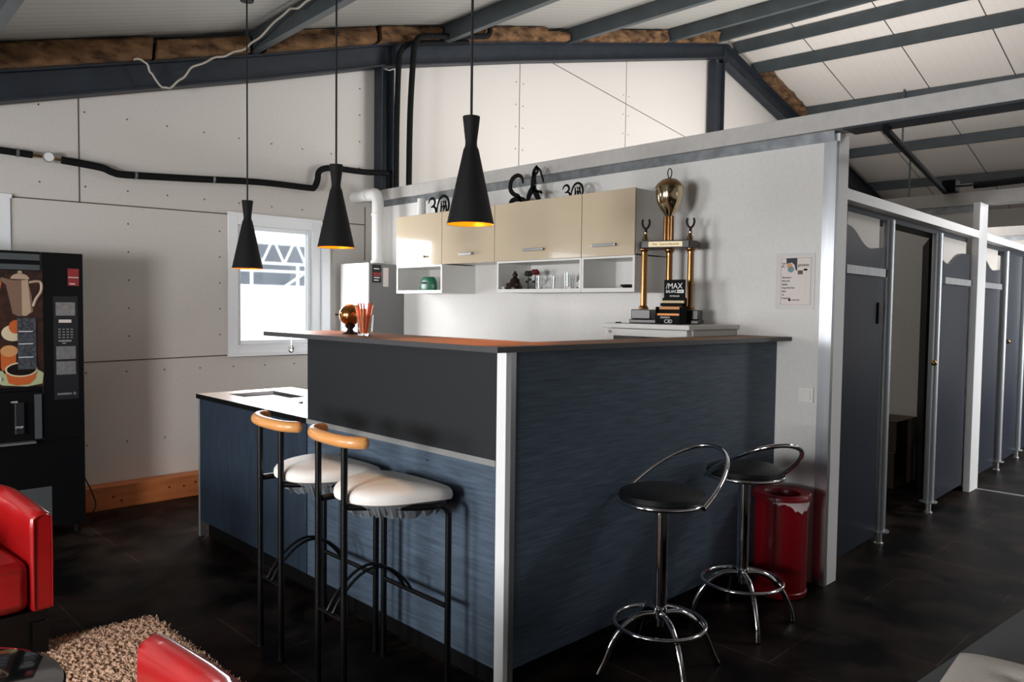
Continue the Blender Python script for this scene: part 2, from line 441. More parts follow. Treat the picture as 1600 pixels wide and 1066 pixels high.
ibeam('steel_rafter', [(9.20, 4.885), (15.9, 3.14)], .24, 5.40, 5.53, 'dark steel rafter falling to the right from the ridge')
def column(x0, x1, z1, label):
    t = thing('steel_column', label, 'column', (0, 0, 0)); zb = 2.337 if x0 < 4 else 0
    b = MB(); b.box(x0, x0+.013, 5.41, 5.52, zb, z1); b.box(x1-.013, x1, 5.41, 5.52, zb, z1); b.build('flange', 'steel_navy', t)
    MB().box(x0+.0135, x1-.0135, 5.46, 5.47, zb, z1).build('web', 'steel_navy', t)
column(3.725, 3.852, 3.36, 'dark steel column rising behind the kitchen wall beside black pipes')
column(8.93, 9.16, 4.63, 'dark steel column under the roof ridge, right of the white gable boards')
def purlin(pts, label, h=.145, wd=.055):
    t = []
    for X, Z in pts: t.append((X, Z))
    o = MB()
    X = pts[0][0]; dx = pts[1][0]-pts[0][0]
    y0, y1 = 5.5, YF
    v = []
    for (y, xo) in ((y0, 0), (y1, dx)):
        x = X+xo; z = roof(x)-.004
        zl = [roof(x+q)-.004 for q in (0, wd)]
        z = min(zl)
        v.append([o.bm.verts.new(p) for p in ((x, y, z), (x+wd, y, z), (x+wd, y, z-.012), (x+.008, y, z-.012), (x+.008, y, z-h+.012), (x+wd, y, z-h+.012), (x+wd, y, z-h), (x, y, z-h))])
    fs = [o.bm.faces.new(v[0]), o.bm.faces.new(v[1][::-1])]
    for k in range(8): fs.append(o.bm.faces.new([v[0][k], v[1][k], v[1][(k+1) % 8], v[0][(k+1) % 8]]))
    tag(o.build('steel_purlin', 'purlin'), label, 'beam', 'steel purlins under the roof')
for X, dx, lab in ((-.9, -.3, 'lowest roof purlin over the left end of the room, by the left wall'), (.83, -.3, 'steel purlin crossing the top left corner of the photo'), (2.57, -.45, 'steel purlin above the leftmost pendant lamp, with pale cord hanging along it'), (4.31, -.3, 'steel purlin above the black pipes, right of the two left lamps'),
                   (6.02, .5, 'steel purlin above the white gable boards, second left of the ridge'), (7.8, .6, 'steel purlin next left of the two ridge purlins'), (8.93, .1, 'ridge purlin on the left side of the ridge'), (9.5, .25, 'ridge purlin on the right side of the ridge'),
                   (10.05, .5, 'first purlin right of the ridge on the bright roof slope'), (11.42, .5, 'second purlin right of the ridge, just above the long white beam'), (12.94, .1, 'third purlin right of the ridge, seen below the long white beam'), (14.3, .4, 'lowest right purlin, beside the black hose')):
    purlin([(X, 0), (X+dx, 0)], lab)
# mineral wool stuffed between rafter and roof
def wool(x0, x1, label, drop=0, seed=0):
    b = bmesh.new(); n = 26
    b.free(); m_ = MB()
    nx = max(6, int((x1-x0)/.03)); ny = 5; 
    grid = []
    prof = [(5.50, 0), (5.44, 0), (5.375, .0), (5.36, .02), (5.355, .05), (5.352, .085), (5.352, .12), (5.357, .155), (5.37, .175), (5.45, .175), (5.50, .175)]; off = (seed*37 % 5)*.012
    for i in range(nx+1):
        x = x0+(x1-x0)*i/nx; row = []
        zb = None
        top = roof(x)-.012-drop; bot = rafter_top(x)+.003
        for (y, h) in prof:
            k = h/.175; z = bot+(top-bot)*k
            nz = noise.noise(Vector((x*7+seed, y*14, z*10)))*.05+noise.noise(Vector((x*26, y*40+seed, z*40)))*.02
            e = 0 if h in (0,) or k > .99 else nz
            row.append(m_.bm.verts.new((x+e*.2, y-off+min(e, .03), z+(e*.25 if 0 < k < .99 else 0))))
        grid.append(row)
    fs = []
    for a, c in zip(grid, grid[1:]):
        for k in range(len(prof)): fs.append(m_.bm.faces.new([a[k], a[(k+1) % len(prof)], c[(k+1) % len(prof)], c[k]]))
    fs.append(m_.bm.faces.new(grid[0])); fs.append(m_.bm.faces.new(grid[-1][::-1]))
    m_.faces(fs)
    tag(m_.build('insulation_batt', 'wool', smooth=True), label, 'insulation', 'mineral wool pieces above the rafter')
RT = [(-2.95, 1.53), (1.05, 2.74), (2.69, 3.22), (3.78, 3.56), (5.37, 3.965), (9.18, 4.885), (15.9, 3.14)]
def rafter_top(x):
    for (a, za), (b, zb) in zip(RT, RT[1:]):
        if x <= b: return za+(zb-za)*(x-a)/(b-a)
for a, b, lab, d, in ((-.7, .8, 'brown mineral wool piece at the far left over the rafter', 0), (.93, 1.87, 'brown mineral wool batt with a clean cut right end, top left', .0), (1.9, 2.54, 'recessed dark mineral wool left of the purlin with cord', .03), (2.67, 3.62, 'brown mineral wool batt left of the column joint', 0), (3.66, 4.28, 'brown mineral wool batt directly above the column joint', 0),
                      (4.40, 5.62, 'bright brown mineral wool batt right of the pipe bends', 0), (5.66, 5.99, 'short mineral wool piece left of the white board joint', .03), (6.12, 7.77, 'long mineral wool strip above the bright gable boards', .01), (7.92, 8.9, 'mineral wool piece next to the ridge on its left', .01),
                      (10.12, 11.4, 'mineral wool piece below the ridge on the right slope', 0), (11.5, 12.9, 'mineral wool piece lower down on the right slope', 0)):
    wool(a, b, lab, d, a*7)

# diagonal strut, junction box and corrugated hose between the beams on the right
mb = MB(); mb.tube([(WX+.05, 1.385, 2.225), (6.7, 1.98, 2.315)], .018, 8)
tag(mb.build('diagonal_strut', 'kick'), 'thin black diagonal strut running down from the long white beam', 'strut')
tag(MB().box(6.60, 6.72, 1.88, 1.98, 2.305, 2.40).build('junction_box', 'kick', bevel=.008), 'small black junction box on the farther white beam', 'electrical box')
mb = MB()
pts = [(6.62, 1.76-.05*i*.5+.0, 2.338+.004*math.cos(i)) for i in range(0, 40)]
mb.tube([(6.62, 1.76-.012*i, 2.342+.01*(i/30)**2) for i in range(61)], [.029 if i % 2 else .026 for i in range(61)], 12)
h = mb.build('corrugated_hose', 'foam_pipe', smooth=False)
tag(h, 'black corrugated hose lying along the farther white beam', 'hose')
MB().tube([(6.62, 1.88, 2.345), (6.62, 1.77, 2.343)], .008, 8).build('cable', 'cord', h)
for (x, y, z0, lab) in ((12.96, 4.35, 2.6, 'thin hanging rod below the third purlin on the right'), (11.44, 3.95, 3.6, 'thin hanging rod between purlin and the long white beam')):
    tag(MB().tube([(x, y, z0), (x, y, roof(x)-.02)], .014, 8).build('hanger_rod', 'purlin'), lab, 'rod')

# pale cord slung along the purlin
mb = MB()
cp = [(1.748, 5.33, 2.944), (1.808, 5.33, 2.949), (1.839, 5.33, 2.903), (1.867, 5.33, 2.859), (1.928, 5.33, 2.801), (1.982, 5.33, 2.82), (2.054, 5.33, 2.891), (2.128, 5.33, 2.98), (2.252, 5.33, 3.06), (2.366, 5.33, 3.12), (2.46, 5.30, 3.17), (2.49, 5.165, 3.205), (2.475, 4.883, 3.24), (2.465, 4.664, 3.27), (2.455, 4.498, 3.25), (2.45, 4.301, 3.25), (2.44, 4.0, 3.24)]
def smooth_path(p, k=4):
    p = [Vector(a) for a in p]; out = []
    for i in range(len(p)-1):
        a, b, c, d = p[max(i-1, 0)], p[i], p[i+1], p[min(i+2, len(p)-1)]
        for j in range(k):
            t = j/k
            out.append(.5*((2*b)+(c-a)*t+(2*a-5*b+4*c-d)*t*t+(3*b-a-3*c+d)*t**3))
    out.append(p[-1]); return out
sp_ = smooth_path(cp, 6)
mb.tube([p+Vector((0, .004*math.sin(i*1.1), .006*math.sin(i*.8))) for i, p in enumerate(sp_)], .007, 6)
tag(mb.build('hanging_cord', 'rope', smooth=True), 'pale loose cord drooping from the purlin in front of the rafter', 'cord')

# ------------------------------------------------------------------ pipes on the back wall
t = thing('heating_pipe', 'long horizontal black insulated pipe along the back wall with round gauge', 'pipe')
y = 5.49
MB().tube([(-2.9, y, 2.285), (.5, y, 2.285), (1.04, y, 2.275), (1.2, y, 2.272)], .021, 12).build('pipe_section', 'foam_pipe', t, True)
MB().tube(smooth_path([(1.36, y, 2.263), (1.5, y, 2.255), (1.6, y, 2.245), (1.66, y, 2.225), (1.75, y, 2.22), (2.2, y, 2.25), (2.68, y, 2.285), (3.08, y, 2.29), (3.14, y, 2.30), (3.17, y, 2.36), (3.18, y, 2.42), (3.22, y, 2.455), (3.32, y, 2.475), (3.6, 5.47, 2.478), (3.74, 5.385, 2.478), (3.775, 5.38, 2.455), (3.78, 5.38, 2.34)], 5), .024, 12).build('pipe_section', 'foam_pipe', t, True)
MB().tube([(1.2, y, 2.272), (1.36, y, 2.263)], .010, 10).build('valve_pipe', 'brass', t, True)
g = MB().tube([(1.283, y-.03, 2.268), (1.283, y+.0, 2.268)], .033, 24).build('gauge', 'alu', t)
MB().tube([(1.283, y-.032, 2.268), (1.283, y-.030, 2.268)], .027, 24).build('dial', 'white_ink', g)
for x, z in ((1.12, 2.274), (1.80, 2.222), (2.33, 2.26)):
    MB().tube([(x-.008, y, z), (x+.008, y, z)], .0265, 14).build('pipe_clamp', 'galv', t)
y = 5.322
mb = MB().tube(smooth_path([(3.812, y, 2.34), (3.815, y, 2.86), (3.831, y, 3.388), (3.856, y, 3.50), (3.929, y, 3.57), (4.084, y, 3.619), (4.4, y, 3.70), (4.59, y, 3.754)], 6), .024, 12)
tag(mb.build('black_pipe', 'foam_pipe', smooth=True), 'left of two vertical black pipes beside the steel column', 'pipe', 'vertical black pipes')
mb = MB().tube(smooth_path([(3.892, y-.07, 2.34), (3.901, y-.07, 2.97), (3.931, y-.07, 3.45), (3.95, y-.07, 3.56), (4.016, y-.07, 3.64), (4.309, y-.07, 3.718), (4.70, y-.07, 3.815), (4.783, y-.07, 3.854), (4.798, y-.07, 3.94)], 6), .025, 12)
tag(mb.build('black_pipe', 'foam_pipe', smooth=True), 'right of two vertical black pipes, bending over the rafter', 'pipe', 'vertical black pipes')

# boiler with flue
t = thing('boiler', 'tall white wall boiler in the corner right of the window', 'boiler')
MB().box(3.405, 3.735, 5.10, 5.50, .9, 1.70).build('casing', 'boiler_grey', t, bevel=.006)
MB().box(3.39, 3.404, 5.098, 5.502, .9, 1.705).build('front_cover', 'boiler_white', t, bevel=.004)
MB().box(3.43, 3.51, 5.095, 5.0995, 1.55, 1.69).build('sticker', 'ink', t)['label'] = 'black label with a red band'
MB().box(3.432, 3.508, 5.0935, 5.0948, 1.60, 1.63).build('red_band', 'sticker_red', t)
MB().box(3.53, 3.58, 5.095, 5.0995, 1.52, 1.67).build('tag_card', 'paper', t)
for k, (a, b_) in enumerate(((1.655, .05), (1.585, .055), (1.565, .045))):
    MB().box(3.44, 3.44+b_, 5.0935, 5.0948, a, a+.008).build('print_line', 'white_ink', t)
MB().tube(smooth_path([(3.55, 5.549, 2.27), (3.55, 5.4, 2.27), (3.55, 5.29, 2.27), (3.55, 5.235, 2.265), (3.55, 5.21, 2.22), (3.55, 5.205, 2.15), (3.55, 5.205, 1.9), (3.55, 5.205, 1.706)], 5), .047, 20).tube([(3.55, 5.33, 2.27), (3.55, 5.35, 2.27)], .053, 20).tube([(3.55, 5.205, 2.09), (3.55, 5.205, 2.11)], .053, 20).tube([(3.55, 5.205, 1.706), (3.55, 5.205, 1.73)], .057, 20).build('flue_pipe', 'flue', t, True)
tag(MB().tube([(3.62, 4.72, 2.034), (3.62, 4.72, 2.19)], .033, 18).tube([(3.62, 4.72, 2.09), (3.62, 4.72, 2.095)], .036, 18).build('vent_pipe', 'flue', smooth=True), 'short grey vent pipe between wall cabinet and beam', 'pipe')

# ------------------------------------------------------------------ wall cabinets
CX = 3.42
def cabinet(y0, y1, hy0, hy1, label):
    t = thing('wall_cabinet', label, 'cabinet', (0, 0, 0), 'wall cabinets over the bar kitchen')
    MB().box(CX+.018, WX-.001, y0+.001, y1-.001, 1.672, 2.030).build('body', 'cab_white', t)
    d = MB().box(CX, CX+.017, y0+.002, y1-.002, 1.665, 2.033).build('door', 'beige_gloss', t, bevel=.002)
    b = MB().tube([(CX-.024, hy0, 1.728), (CX-.024, hy1, 1.728)], .007, 10)
    b = MB(); b.box(CX-.028, CX-.016, hy0, hy1, 1.718, 1.734); b.box(CX-.016, CX-.0005, hy0+.02, hy0+.03, 1.722, 1.73); b.box(CX-.016, CX-.0005, hy1-.03, hy1-.02, 1.722, 1.73)
    b.build('handle', 'handle', d, bevel=.002)
cabinet(4.225, 4.77, 4.40, 4.60, 'leftmost beige gloss wall cabinet, nearest the boiler')
cabinet(3.68, 4.225, 3.88, 4.01, 'second beige wall cabinet from the left, behind the nearest pendant lamp')
cabinet(2.935, 3.68, 3.225, 3.395, 'wide beige wall cabinet under the warrior silhouette')
cabinet(2.55, 2.935, 2.67, 2.84, 'rightmost beige wall cabinet, next to the trophy')
def openshelf(y0, y1, label):
    b = MB(); z0, z1 = 1.462, 1.664; k = .016
    b.box(CX+.005, WX-.001, y0+.001, y1-.001, z0, z0+.022); b.box(CX+.005, WX-.001, y0+.001, y1-.001, z1-.012, z1)
    b.box(CX+.005, WX-.001, y0+.001, y0+k, z0+.022, z1-.012); b.box(CX+.005, WX-.001, y1-k, y1-.001, z0+.022, z1-.012)
    b.box(WX-.01, WX-.001, y0+k, y1-k, z0+.022, z1-.012)
    tag(b.build('open_shelf_box', 'cab_white'), label, 'shelf', 'open shelf boxes under the wall cabinets')
openshelf(4.225, 4.77, 'white open shelf box holding the green bag'); openshelf(2.935, 3.66, 'wide white open shelf box holding glasses and roses'); openshelf(2.55, 2.935, 'small white open shelf box at the right, nearly empty')

# things on the shelves
SZ = 1.4845
mb = MB(); n = 24
prof = [(.0, 0), (.085, 0), (.095, .02), (.09, .06), (.07, .095), (.055, .10), (0, .10)]
mb.lathe(prof, (0, 0, 0), 20)
for v in mb.bm.verts: v.co.x *= .4
for v in mb.bm.verts: v.co += Vector((3.52, 4.50, SZ))
g = mb.build('green_bag', 'green', smooth=True); tag(g, 'small dark green bag on the left open shelf', 'bag')
mb = MB().ball((3.479, 4.51, SZ+.055), .016, (.3, 2.2, .5)); mb.build('print', 'ink', g)
# seated figurine
mb = MB(); mb.lathe([(0, 0), (.05, 0), (.052, .012), (.044, .03), (.034, .05), (.03, .066), (.016, .078), (0, .08)], (3.52, 3.585, SZ), 18)
mb.ball((3.52, 3.585, SZ+.094), .018); mb.ball((3.50, 3.55, SZ+.03), .018, (1, 1.4, .8)); mb.ball((3.50, 3.62, SZ+.03), .018, (1, 1.4, .8)); mb.ball((3.52, 3.585, SZ+.113), .008)
tag(mb.build('seated_figurine', 'trophy_wood', smooth=True), 'dark seated figurine at the left of the wide shelf', 'figurine')
tag(MB().lathe([(0, 0), (.012, 0), (.012, .016), (0, .016)], (3.45, 3.62, SZ), 14).build('tea_light', 'paper', smooth=True), 'tiny white tea light in front of the dark figurine', 'candle')
for i, (yy, zz, lab) in enumerate(((3.50, .10, 'left dark rose standing on the wide shelf'), (3.44, .108, 'right dark red rose standing on the wide shelf'))):
    t = thing('artificial_rose', lab, 'flower', (0, 0, 0), 'two roses')
    b = MB().tube([(3.56, yy+.005, SZ), (3.56, yy, SZ+zz)], .003, 6); b.ball((3.555, yy+.01, SZ+.05), .015, (.4, 1, .6)); b.ball((3.56, yy-.012, SZ+.065), .014, (.4, 1, .6)); b.lathe([(0, 0), (.012, 0), (.012, .008), (0, .008)], (3.56, yy+.005, SZ), 10); b.build('stem', 'leaf', t, True)
    b = MB()
    for k in range(7): b.ball((3.56+.013*math.cos(k*.9), yy+.013*math.sin(k*.9), SZ+zz+.004*(k % 3)), .015)
    b.build('bloom', 'rose' if i else 'leaf', t, True)
def tumbler(name, c, r, h, label, cat='glass', th=.0022):
    b = MB(); b.lathe([(0, 0), (r*.85, 0), (r, h), (r-th, h), (r*.85-th, .008), (0, .008)], c, 24)
    return tag(b.build(name, 'glass', smooth=True), label, cat)
j = tumbler('glass_jug', (3.52, 3.365, SZ), .024, .085, 'small glass jug beside the roses on the wide shelf', 'jug')
MB().tube([(3.52, 3.34, SZ+.07), (3.52, 3.322, SZ+.06), (3.52, 3.322, SZ+.03), (3.52, 3.345, SZ+.02)], .003, 8).build('jug_handle', 'glass', j, True)
tumbler('drinking_glass', (3.52, 3.235, SZ), .024, .08, 'middle clear drinking glass on the wide shelf'); tumbler('drinking_glass', (3.52, 3.12, SZ), .028, .10, 'taller clear drinking glass on the wide shelf, right of the others')
tumbler('drinking_glass', (3.60, 3.17, SZ), .024, .09, 'clear drinking glass standing behind the other two on the wide shelf')
m_ = MB().lathe([(0, 0), (.022, 0), (.024, .05), (.021, .05), (.019, .006), (0, .006)], (3.50, 2.99, SZ), 22).build('small_mug', 'paint_white', smooth=True); tag(m_, 'small white mug with orange emblem on the wide shelf', 'mug')
MB().tube([(3.50, 3.012, SZ+.04), (3.50, 3.03, SZ+.035), (3.50, 3.03, SZ+.018), (3.50, 3.012, SZ+.012)], .003, 8).build('mug_handle', 'paint_white', m_)
MB().ball((3.4785, 2.985, SZ+.027), .011, (.25, 1, 1)).build('emblem', 'straw_red', m_)
tag(MB().box(3.47, 3.49, 3.055, 3.09, SZ, SZ+.012).build('folded_card', 'paper', bevel=.002), 'small white folded card lying beside the mug', 'card')
tag(MB().lathe([(0, 0), (.03, 0), (.055, .014), (.05, .022), (0, .024)], (3.55, 2.68, SZ), 20).build('black_dish', 'gloss_black', smooth=True), 'low black dish in the right open shelf', 'dish')

# metal silhouettes on top of the cabinets
CT = 2.0342
def outline(mb, pts, x, y, z, s, th=.004):
    # pts (u to the right in the view = -y, v up)
    mb.prism([(y-u*s, z+v*s) for u, v in pts], th, 'x', x)
def stroke(mb, pts, rs, x, y, z, s):
    P = smooth_path([(0, a, b) for a, b in pts], 4); n_ = len(P)
    for i in range(n_-1):
        a, b = P[i], P[i+1]; ra = rs[0]+(rs[1]-rs[0])*math.sin(PI*i/n_); rb = rs[0]+(rs[1]-rs[0])*math.sin(PI*(i+1)/n_)
        d = (b-a).normalized(); nn = Vector((0, -d.z, d.y))
        q = [a+nn*ra, b+nn*rb+d*.01, b-nn*rb+d*.01, a-nn*ra]
        mb.prism([(y-p.y*s, z+p.z*s) for p in q], .004, 'x', x)
def emblem30(y, label, s):
    t = MB(); x = 3.58; z = CT
    stroke(t, [(-.95, .72), (-.8, .92), (-.55, .95), (-.4, .75), (-.5, .58), (-.72, .50)], (.02, .07), x, y, z, s)
    stroke(t, [(-.72, .50), (-.45, .5), (-.3, .3), (-.4, .08), (-.75, .03), (-1.0, .10)], (.02, .08), x, y, z, s)
    stroke(t, [(-.25, .04), (-.2, .5), (.0, .88), (.3, 1.0), (.6, .85), (.72, .5), (.62, .15), (.5, .0)], (.03, .07), x, y, z, s)
    for (a, b, r1) in (((.0, .02), (.1, .75), .05), ((.18, .02), (.28, .7), .03), ((.32, .3), (.48, .8), .04), ((.4, .0), (.5, .55), .04), ((.05, .45), (.4, .5), .04), ((.2, .75), (.45, .62), .04), ((-.15, .1), (.1, .3), .03), ((.35, .15), (.6, .3), .03)):
        mid = ((a[0]+b[0])/2+.06, (a[1]+b[1])/2); stroke(t, [a, mid, b], (.012, r1), x, y, z, s)
    stroke(t, [(-1.0, .03), (-.3, .03), (.4, .03), (.68, .03)], (.03, .03), x, y, z, s)
    tag(t.build('metal_silhouette', 'figure_black'), label, 'ornament', 'black cut-out ornaments on the cabinets')
emblem30(4.45, 'black cut-out number 30 ornament on the leftmost cabinets', .145)
emblem30(3.14, 'black cut-out number 30 ornament near the right cabinet', .10)
t = MB(); x = 3.58; yy = 3.575; s = .19
stroke(t, [(-.05, .78), (-.12, 1.0), (-.35, 1.08), (-.62, .95), (-.68, .65), (-.5, .45), (-.25, .35), (-.12, .1)], (.03, .09), x, yy, CT, s)
stroke(t, [(-.68, .02), (-.65, .2), (-.35, .27), (0, .2), (.1, .03)], (.05, .09), x, yy, CT, s)
stroke(t, [(-.7, .04), (-.2, .05), (.3, .05), (.62, .02)], (.04, .06), x, yy, CT, s)
stroke(t, [(.15, .03), (.25, .35), (.45, .6), (.45, .85), (.5, 1.1)], (.05, .13), x, yy, CT, s)
stroke(t, [(.8, .03), (.62, .3), (.45, .6)], (.04, .11), x, yy, CT, s)
stroke(t, [(.42, .95), (.48, 1.15), (.62, 1.28)], (.05, .07), x, yy, CT, s)
stroke(t, [(.58, 1.27), (.75, 1.15), (.85, .92), (.93, .72)], (.02, .035), x, yy, CT, s)
stroke(t, [(.5, .45), (.75, .42), (.86, .36)], (.02, .05), x, yy, CT, s)
stroke(t, [(.55, 1.0), (.66, 1.14), (.62, 1.26)], (.03, .045), x, yy, CT, s)
tag(t.build('metal_silhouette', 'figure_black'), 'black cut-out of a sword-raising figure over the wide cabinet', 'ornament', 'black cut-out ornaments on the cabinets')

# ------------------------------------------------------------------ fridge, trophy, snack box
t = thing('fridge', 'small white fridge standing against the kitchen wall under the trophy', 'fridge')
MB().box(3.31, 3.735, 2.10, 2.62, 0, 1.265).build('body', 'cab_white', t, bevel=.006)
d = MB().box(3.262, 3.308, 2.105, 2.615, .05, 1.262).build('door', 'cab_white', t, bevel=.004)
MB().box(3.2595, 3.2615, 2.14, 2.56, .2, 1.225).build('door_glass', 'gloss_black', d)
MB().box(3.25, 3.735, 2.085, 2.632, 1.2655, 1.29).build('top_board', 'cab_white', t, bevel=.004)
MB().tube([(3.258, 2.585, 1.245), (3.2618, 2.585, 1.245)], .009, 14).build('lock', 'handle', d)
FT = 1.2905
tx, ty = 3.52, 2.40
t = thing('trophy', 'tall three-column gold trophy with a cup on top', 'trophy', (0, 0, 0))
def hexy(b, cx, cy, rx, ry, z0, z1):
    b.prism([(cx-rx, cy-ry), (cx-rx, cy+ry), (cx-rx*.1, cy+ry*1.25), (cx+rx, cy+ry*1.25), (cx+rx, cy-ry*1.25), (cx-rx*.1, cy-ry*1.25)], z1-z0, 'z', z0)
b = MB(); b.box(tx-.1, tx+.1, ty-.185, ty+.185, FT, FT+.022); b.build('base', 'trophy_wood', t, bevel=.004)
b = MB(); b.box(tx-.08, tx+.08, ty-.18, ty-.075, FT+.023, FT+.075); b.build('foot_block', 'trophy_wood', t, bevel=.004)
b = MB(); b.box(tx-.08, tx+.08, ty+.075, ty+.18, FT+.023, FT+.075); b.build('foot_block', 'trophy_wood', t, bevel=.004)
b = MB(); hexy(b, tx, ty, .085, .125, FT+.405, FT+.445); b.build('shelf_plate', 'trophy_wood', t, bevel=.003)
MB().box(tx-.0885, tx-.0855, ty-.09, ty+.09, FT+.411, FT+.438).build('name_plate', 'plate', t)
text('name_plate_text', '1. Platz  Teamwettbewerb', .017, (tx-.0892, ty+.084, FT+.419), (PI/2, 0, -PI/2), 'ink', t, sx=.86)
for (cx, cy) in ((tx-.02, ty-.125), (tx-.02, ty+.125), (tx+.045, ty)):
    b = MB(); z0 = FT+(.0755 if cy != ty else .0225); n8 = []
    prof = [(0, 0), (.028, 0), (.026, .012), (.018, .02), (.017, .30), (.018, .312), (.027, .322), (.028, .328)]
    k = (FT+.4045-z0)/.328
    b.lathe([(r, z*k) for r, z in prof]+[(0, .328*k)], (cx, cy, z0), 14); b.build('column', 'gold', t, smooth=False)
zt = FT+.4455
for cy in (ty-.12, ty+.12):
    c_ = MB().lathe([(0, 0), (.022, 0), (.02, .015), (.01, .035), (.013, .05), (0, .058)], (tx-.02, cy, zt), 14).build('finial', 'gold_pale', t, True)
    f_ = MB(); q = [(tx-.02, cy-.016, zt+.12), (tx-.02, cy-.02, zt+.10), (tx-.02, cy-.012, zt+.078), (tx-.02, cy, zt+.07), (tx-.02, cy+.012, zt+.078), (tx-.02, cy+.02, zt+.10), (tx-.02, cy+.016, zt+.12)]
    f_.tube(smooth_path(q, 3), .006, 8); f_.tube([(tx-.02, cy, zt+.055), (tx-.02, cy, zt+.072)], .008, 8); f_.build('wreath', 'trophy_wood', c_, True)
b = MB()
for dy in (-.017, .017): b.tube([(tx, ty+dy, zt), (tx, ty+dy, zt+.135)], .012, 10)
b.tube([(tx+.01, ty, zt), (tx+.01, ty, zt+.135)], .013, 10); b.build('cup_stem', 'gold', t, True)
b = MB().lathe([(0, .132), (.02, .134), (.026, .145), (.05, .175), (.068, .215), (.074, .26), (.073, .285), (.078, .287), (.078, .293), (0, .293)], (tx, ty, zt), 32); cup = b.build('cup', 'gold_pale', t, True)
b = MB().lathe([(.078, .2935), (.066, .31), (.04, .332), (.01, .342), (0, .342)], (tx, ty, zt), 32).build('lid', 'gold', cup, True)
MB().tube([(tx, ty+.011*math.cos(a), zt+.368+.025*math.sin(a)) for a in [2*PI*i/20 for i in range(20)]], .0028, 8, closed=True).build('lid_ring', 'black_metal', cup, True)
# snack box
bx, by = 3.36, 2.285
t = thing('snack_box', 'black protein bar display box in front of the trophy', 'box', (0, 0, 0))
b = MB(); b.prism([(by-.072, FT), (by-.072, FT+.135), (by-.062, FT+.14), (by-.062, FT+.233), (by+.067, FT+.233), (by+.067, FT+.14), (by+.077, FT+.135), (by+.077, FT)], .006, 'x', bx+.06)
b.box(bx, bx+.058, by-.072, by-.069, FT, FT+.09); b.box(bx, bx+.058, by+.074, by+.077, FT, FT+.09); b.box(bx, bx+.058, by-.069, by+.074, FT, FT+.003); b.box(bx-.003, bx, by-.072, by+.077, FT, FT+.045)
b.build('carton', 'figure_black', t)
R3 = (PI/2, 0, -PI/2)
text('print', '/MAX', .042, (bx+.059, by+.055, FT+.186), R3, 'white_ink', t, sx=1)
text('print', 'BALANCE', .0225, (bx+.059, by+.055, FT+.164), R3, 'white_ink', t, sx=.8)
MB().box(bx+.0585, bx+.0592, by-.055, by-.018, FT+.163, FT+.18).build('print_badge', 'white_ink', t)
text('print', 'SPORT', .012, (bx+.058, by-.020, FT+.167), R3, 'ink', t, sx=.8)
text('print', 'PROTEIN BAR', .012, (bx+.059, by+.03, FT+.143), R3, 'white_ink', t, sx=.8)
text('print', 'C3D', .026, (bx-.0035, by+.02, FT+.006), R3, 'white_ink', t)
text('print', 'CRUNCH', .014, (bx-.0035, by+.045, FT+.03), R3, 'white_ink', t)
for i, (z, m) in enumerate(((.052, 'straw_orange'), (.07, 'figure_black'), (.088, 'cappuccino'), (.106, 'figure_black'), (.120, 'plate'))):
    tag(MB().box(bx+.004+.009*i, bx+.03+.006*i, by-.066, by+.071, FT+z-.012, FT+z+.004).build('snack_bar', m, bevel=.003), ['orange', 'lower black', 'tan', 'upper black', 'topmost pale gold'][i]+' wrapped snack bar lying in the black display box', 'snack bar', 'bars in the display box')
tag(MB().lathe([(0, 0), (.016, 0), (.016, .006), (0, .006)], (3.30, 2.56, FT), 14).build('bottle_cap', 'ink'), 'small dark cap on the fridge top left of the trophy', 'cap')

# poster and switch on the wall
t = thing('laminated_menu', 'laminated drinks menu sheet pinned to the wall near the corner', 'poster')
X = WX-.0015
MB().box(X-.0015, X, 1.68, 1.885, 1.375, 1.66).build('sleeve', 'sleeve', t)
X -= .0016
MB().box(X-.001, X, 1.695, 1.862, 1.392, 1.642).build('sheet', 'paper', t)
X -= .0011
MB().prism([(1.829, 1.635), (1.772, 1.635), (1.772, 1.572), (1.779, 1.572), (1.786, 1.60), (1.80, 1.612), (1.829, 1.607)], .0008, 'x', X-.0008).build('photo', 'photo_dark', t)
MB().ball((X-.0002, 1.812, 1.597), .016, (.03, 1, .7)).build('photo', 'photo_orange', t)
MB().ball((X-.0004, 1.805, 1.578), .017, (.03, 1, .9)).build('photo', 'photo_teal', t)
MB().box(X-.0008, X, 1.742, 1.768, 1.552, 1.572).build('photo', 'brown', t)
MB().ball((X-.0003, 1.728, 1.575), .01, (.03, 1.1, .55)).build('photo', 'figure_black', t)
text('headline', "Z'", .03, (X-.0008, 1.855, 1.59), R3, 'ink', t); text('headline', 'getränke', .022, (X-.0008, 1.768, 1.592), R3, 'ink', t, sx=.75)
for i, s_ in enumerate(('Mineralwasser', 'Mineral still', 'Apfelsaft', 'Energy Drink Dose', 'Kaffee', 'Tee', 'Proteinriegel')):
    text('menu_line', s_, .0135, (X-.0008, 1.851, 1.533-.0175*i), R3, 'ink', t, sx=.65); text('menu_line', '-', .0135, (X-.0008, 1.727, 1.533-.0175*i), R3, 'ink', t)
MB().tube([(X-.0006, 1.808, 1.423), (X, 1.808, 1.423)], .007, 16).build('emblem', 'ink', t)
text('menu_line', 'Guten Durst', .011, (X-.0008, 1.795, 1.42), R3, 'ink', t, sx=.7)
b = MB()
for (a, c, d, e) in ((1.70, 1.857, 1.399, 1.400), (1.70, 1.857, 1.634, 1.635), (1.70, 1.701, 1.40, 1.634), (1.856, 1.857, 1.40, 1.634)): b.box(X-.0007, X, a, c, d, e)
b.build('border_line', 'screw', t)
t = thing('light_switch', 'white square light switch on the wall above the bin', 'switch')
MB().box(WX-.010, WX-.0005, 1.668, 1.745, .908, .985).build('plate', 'switch_white', t, bevel=.003)
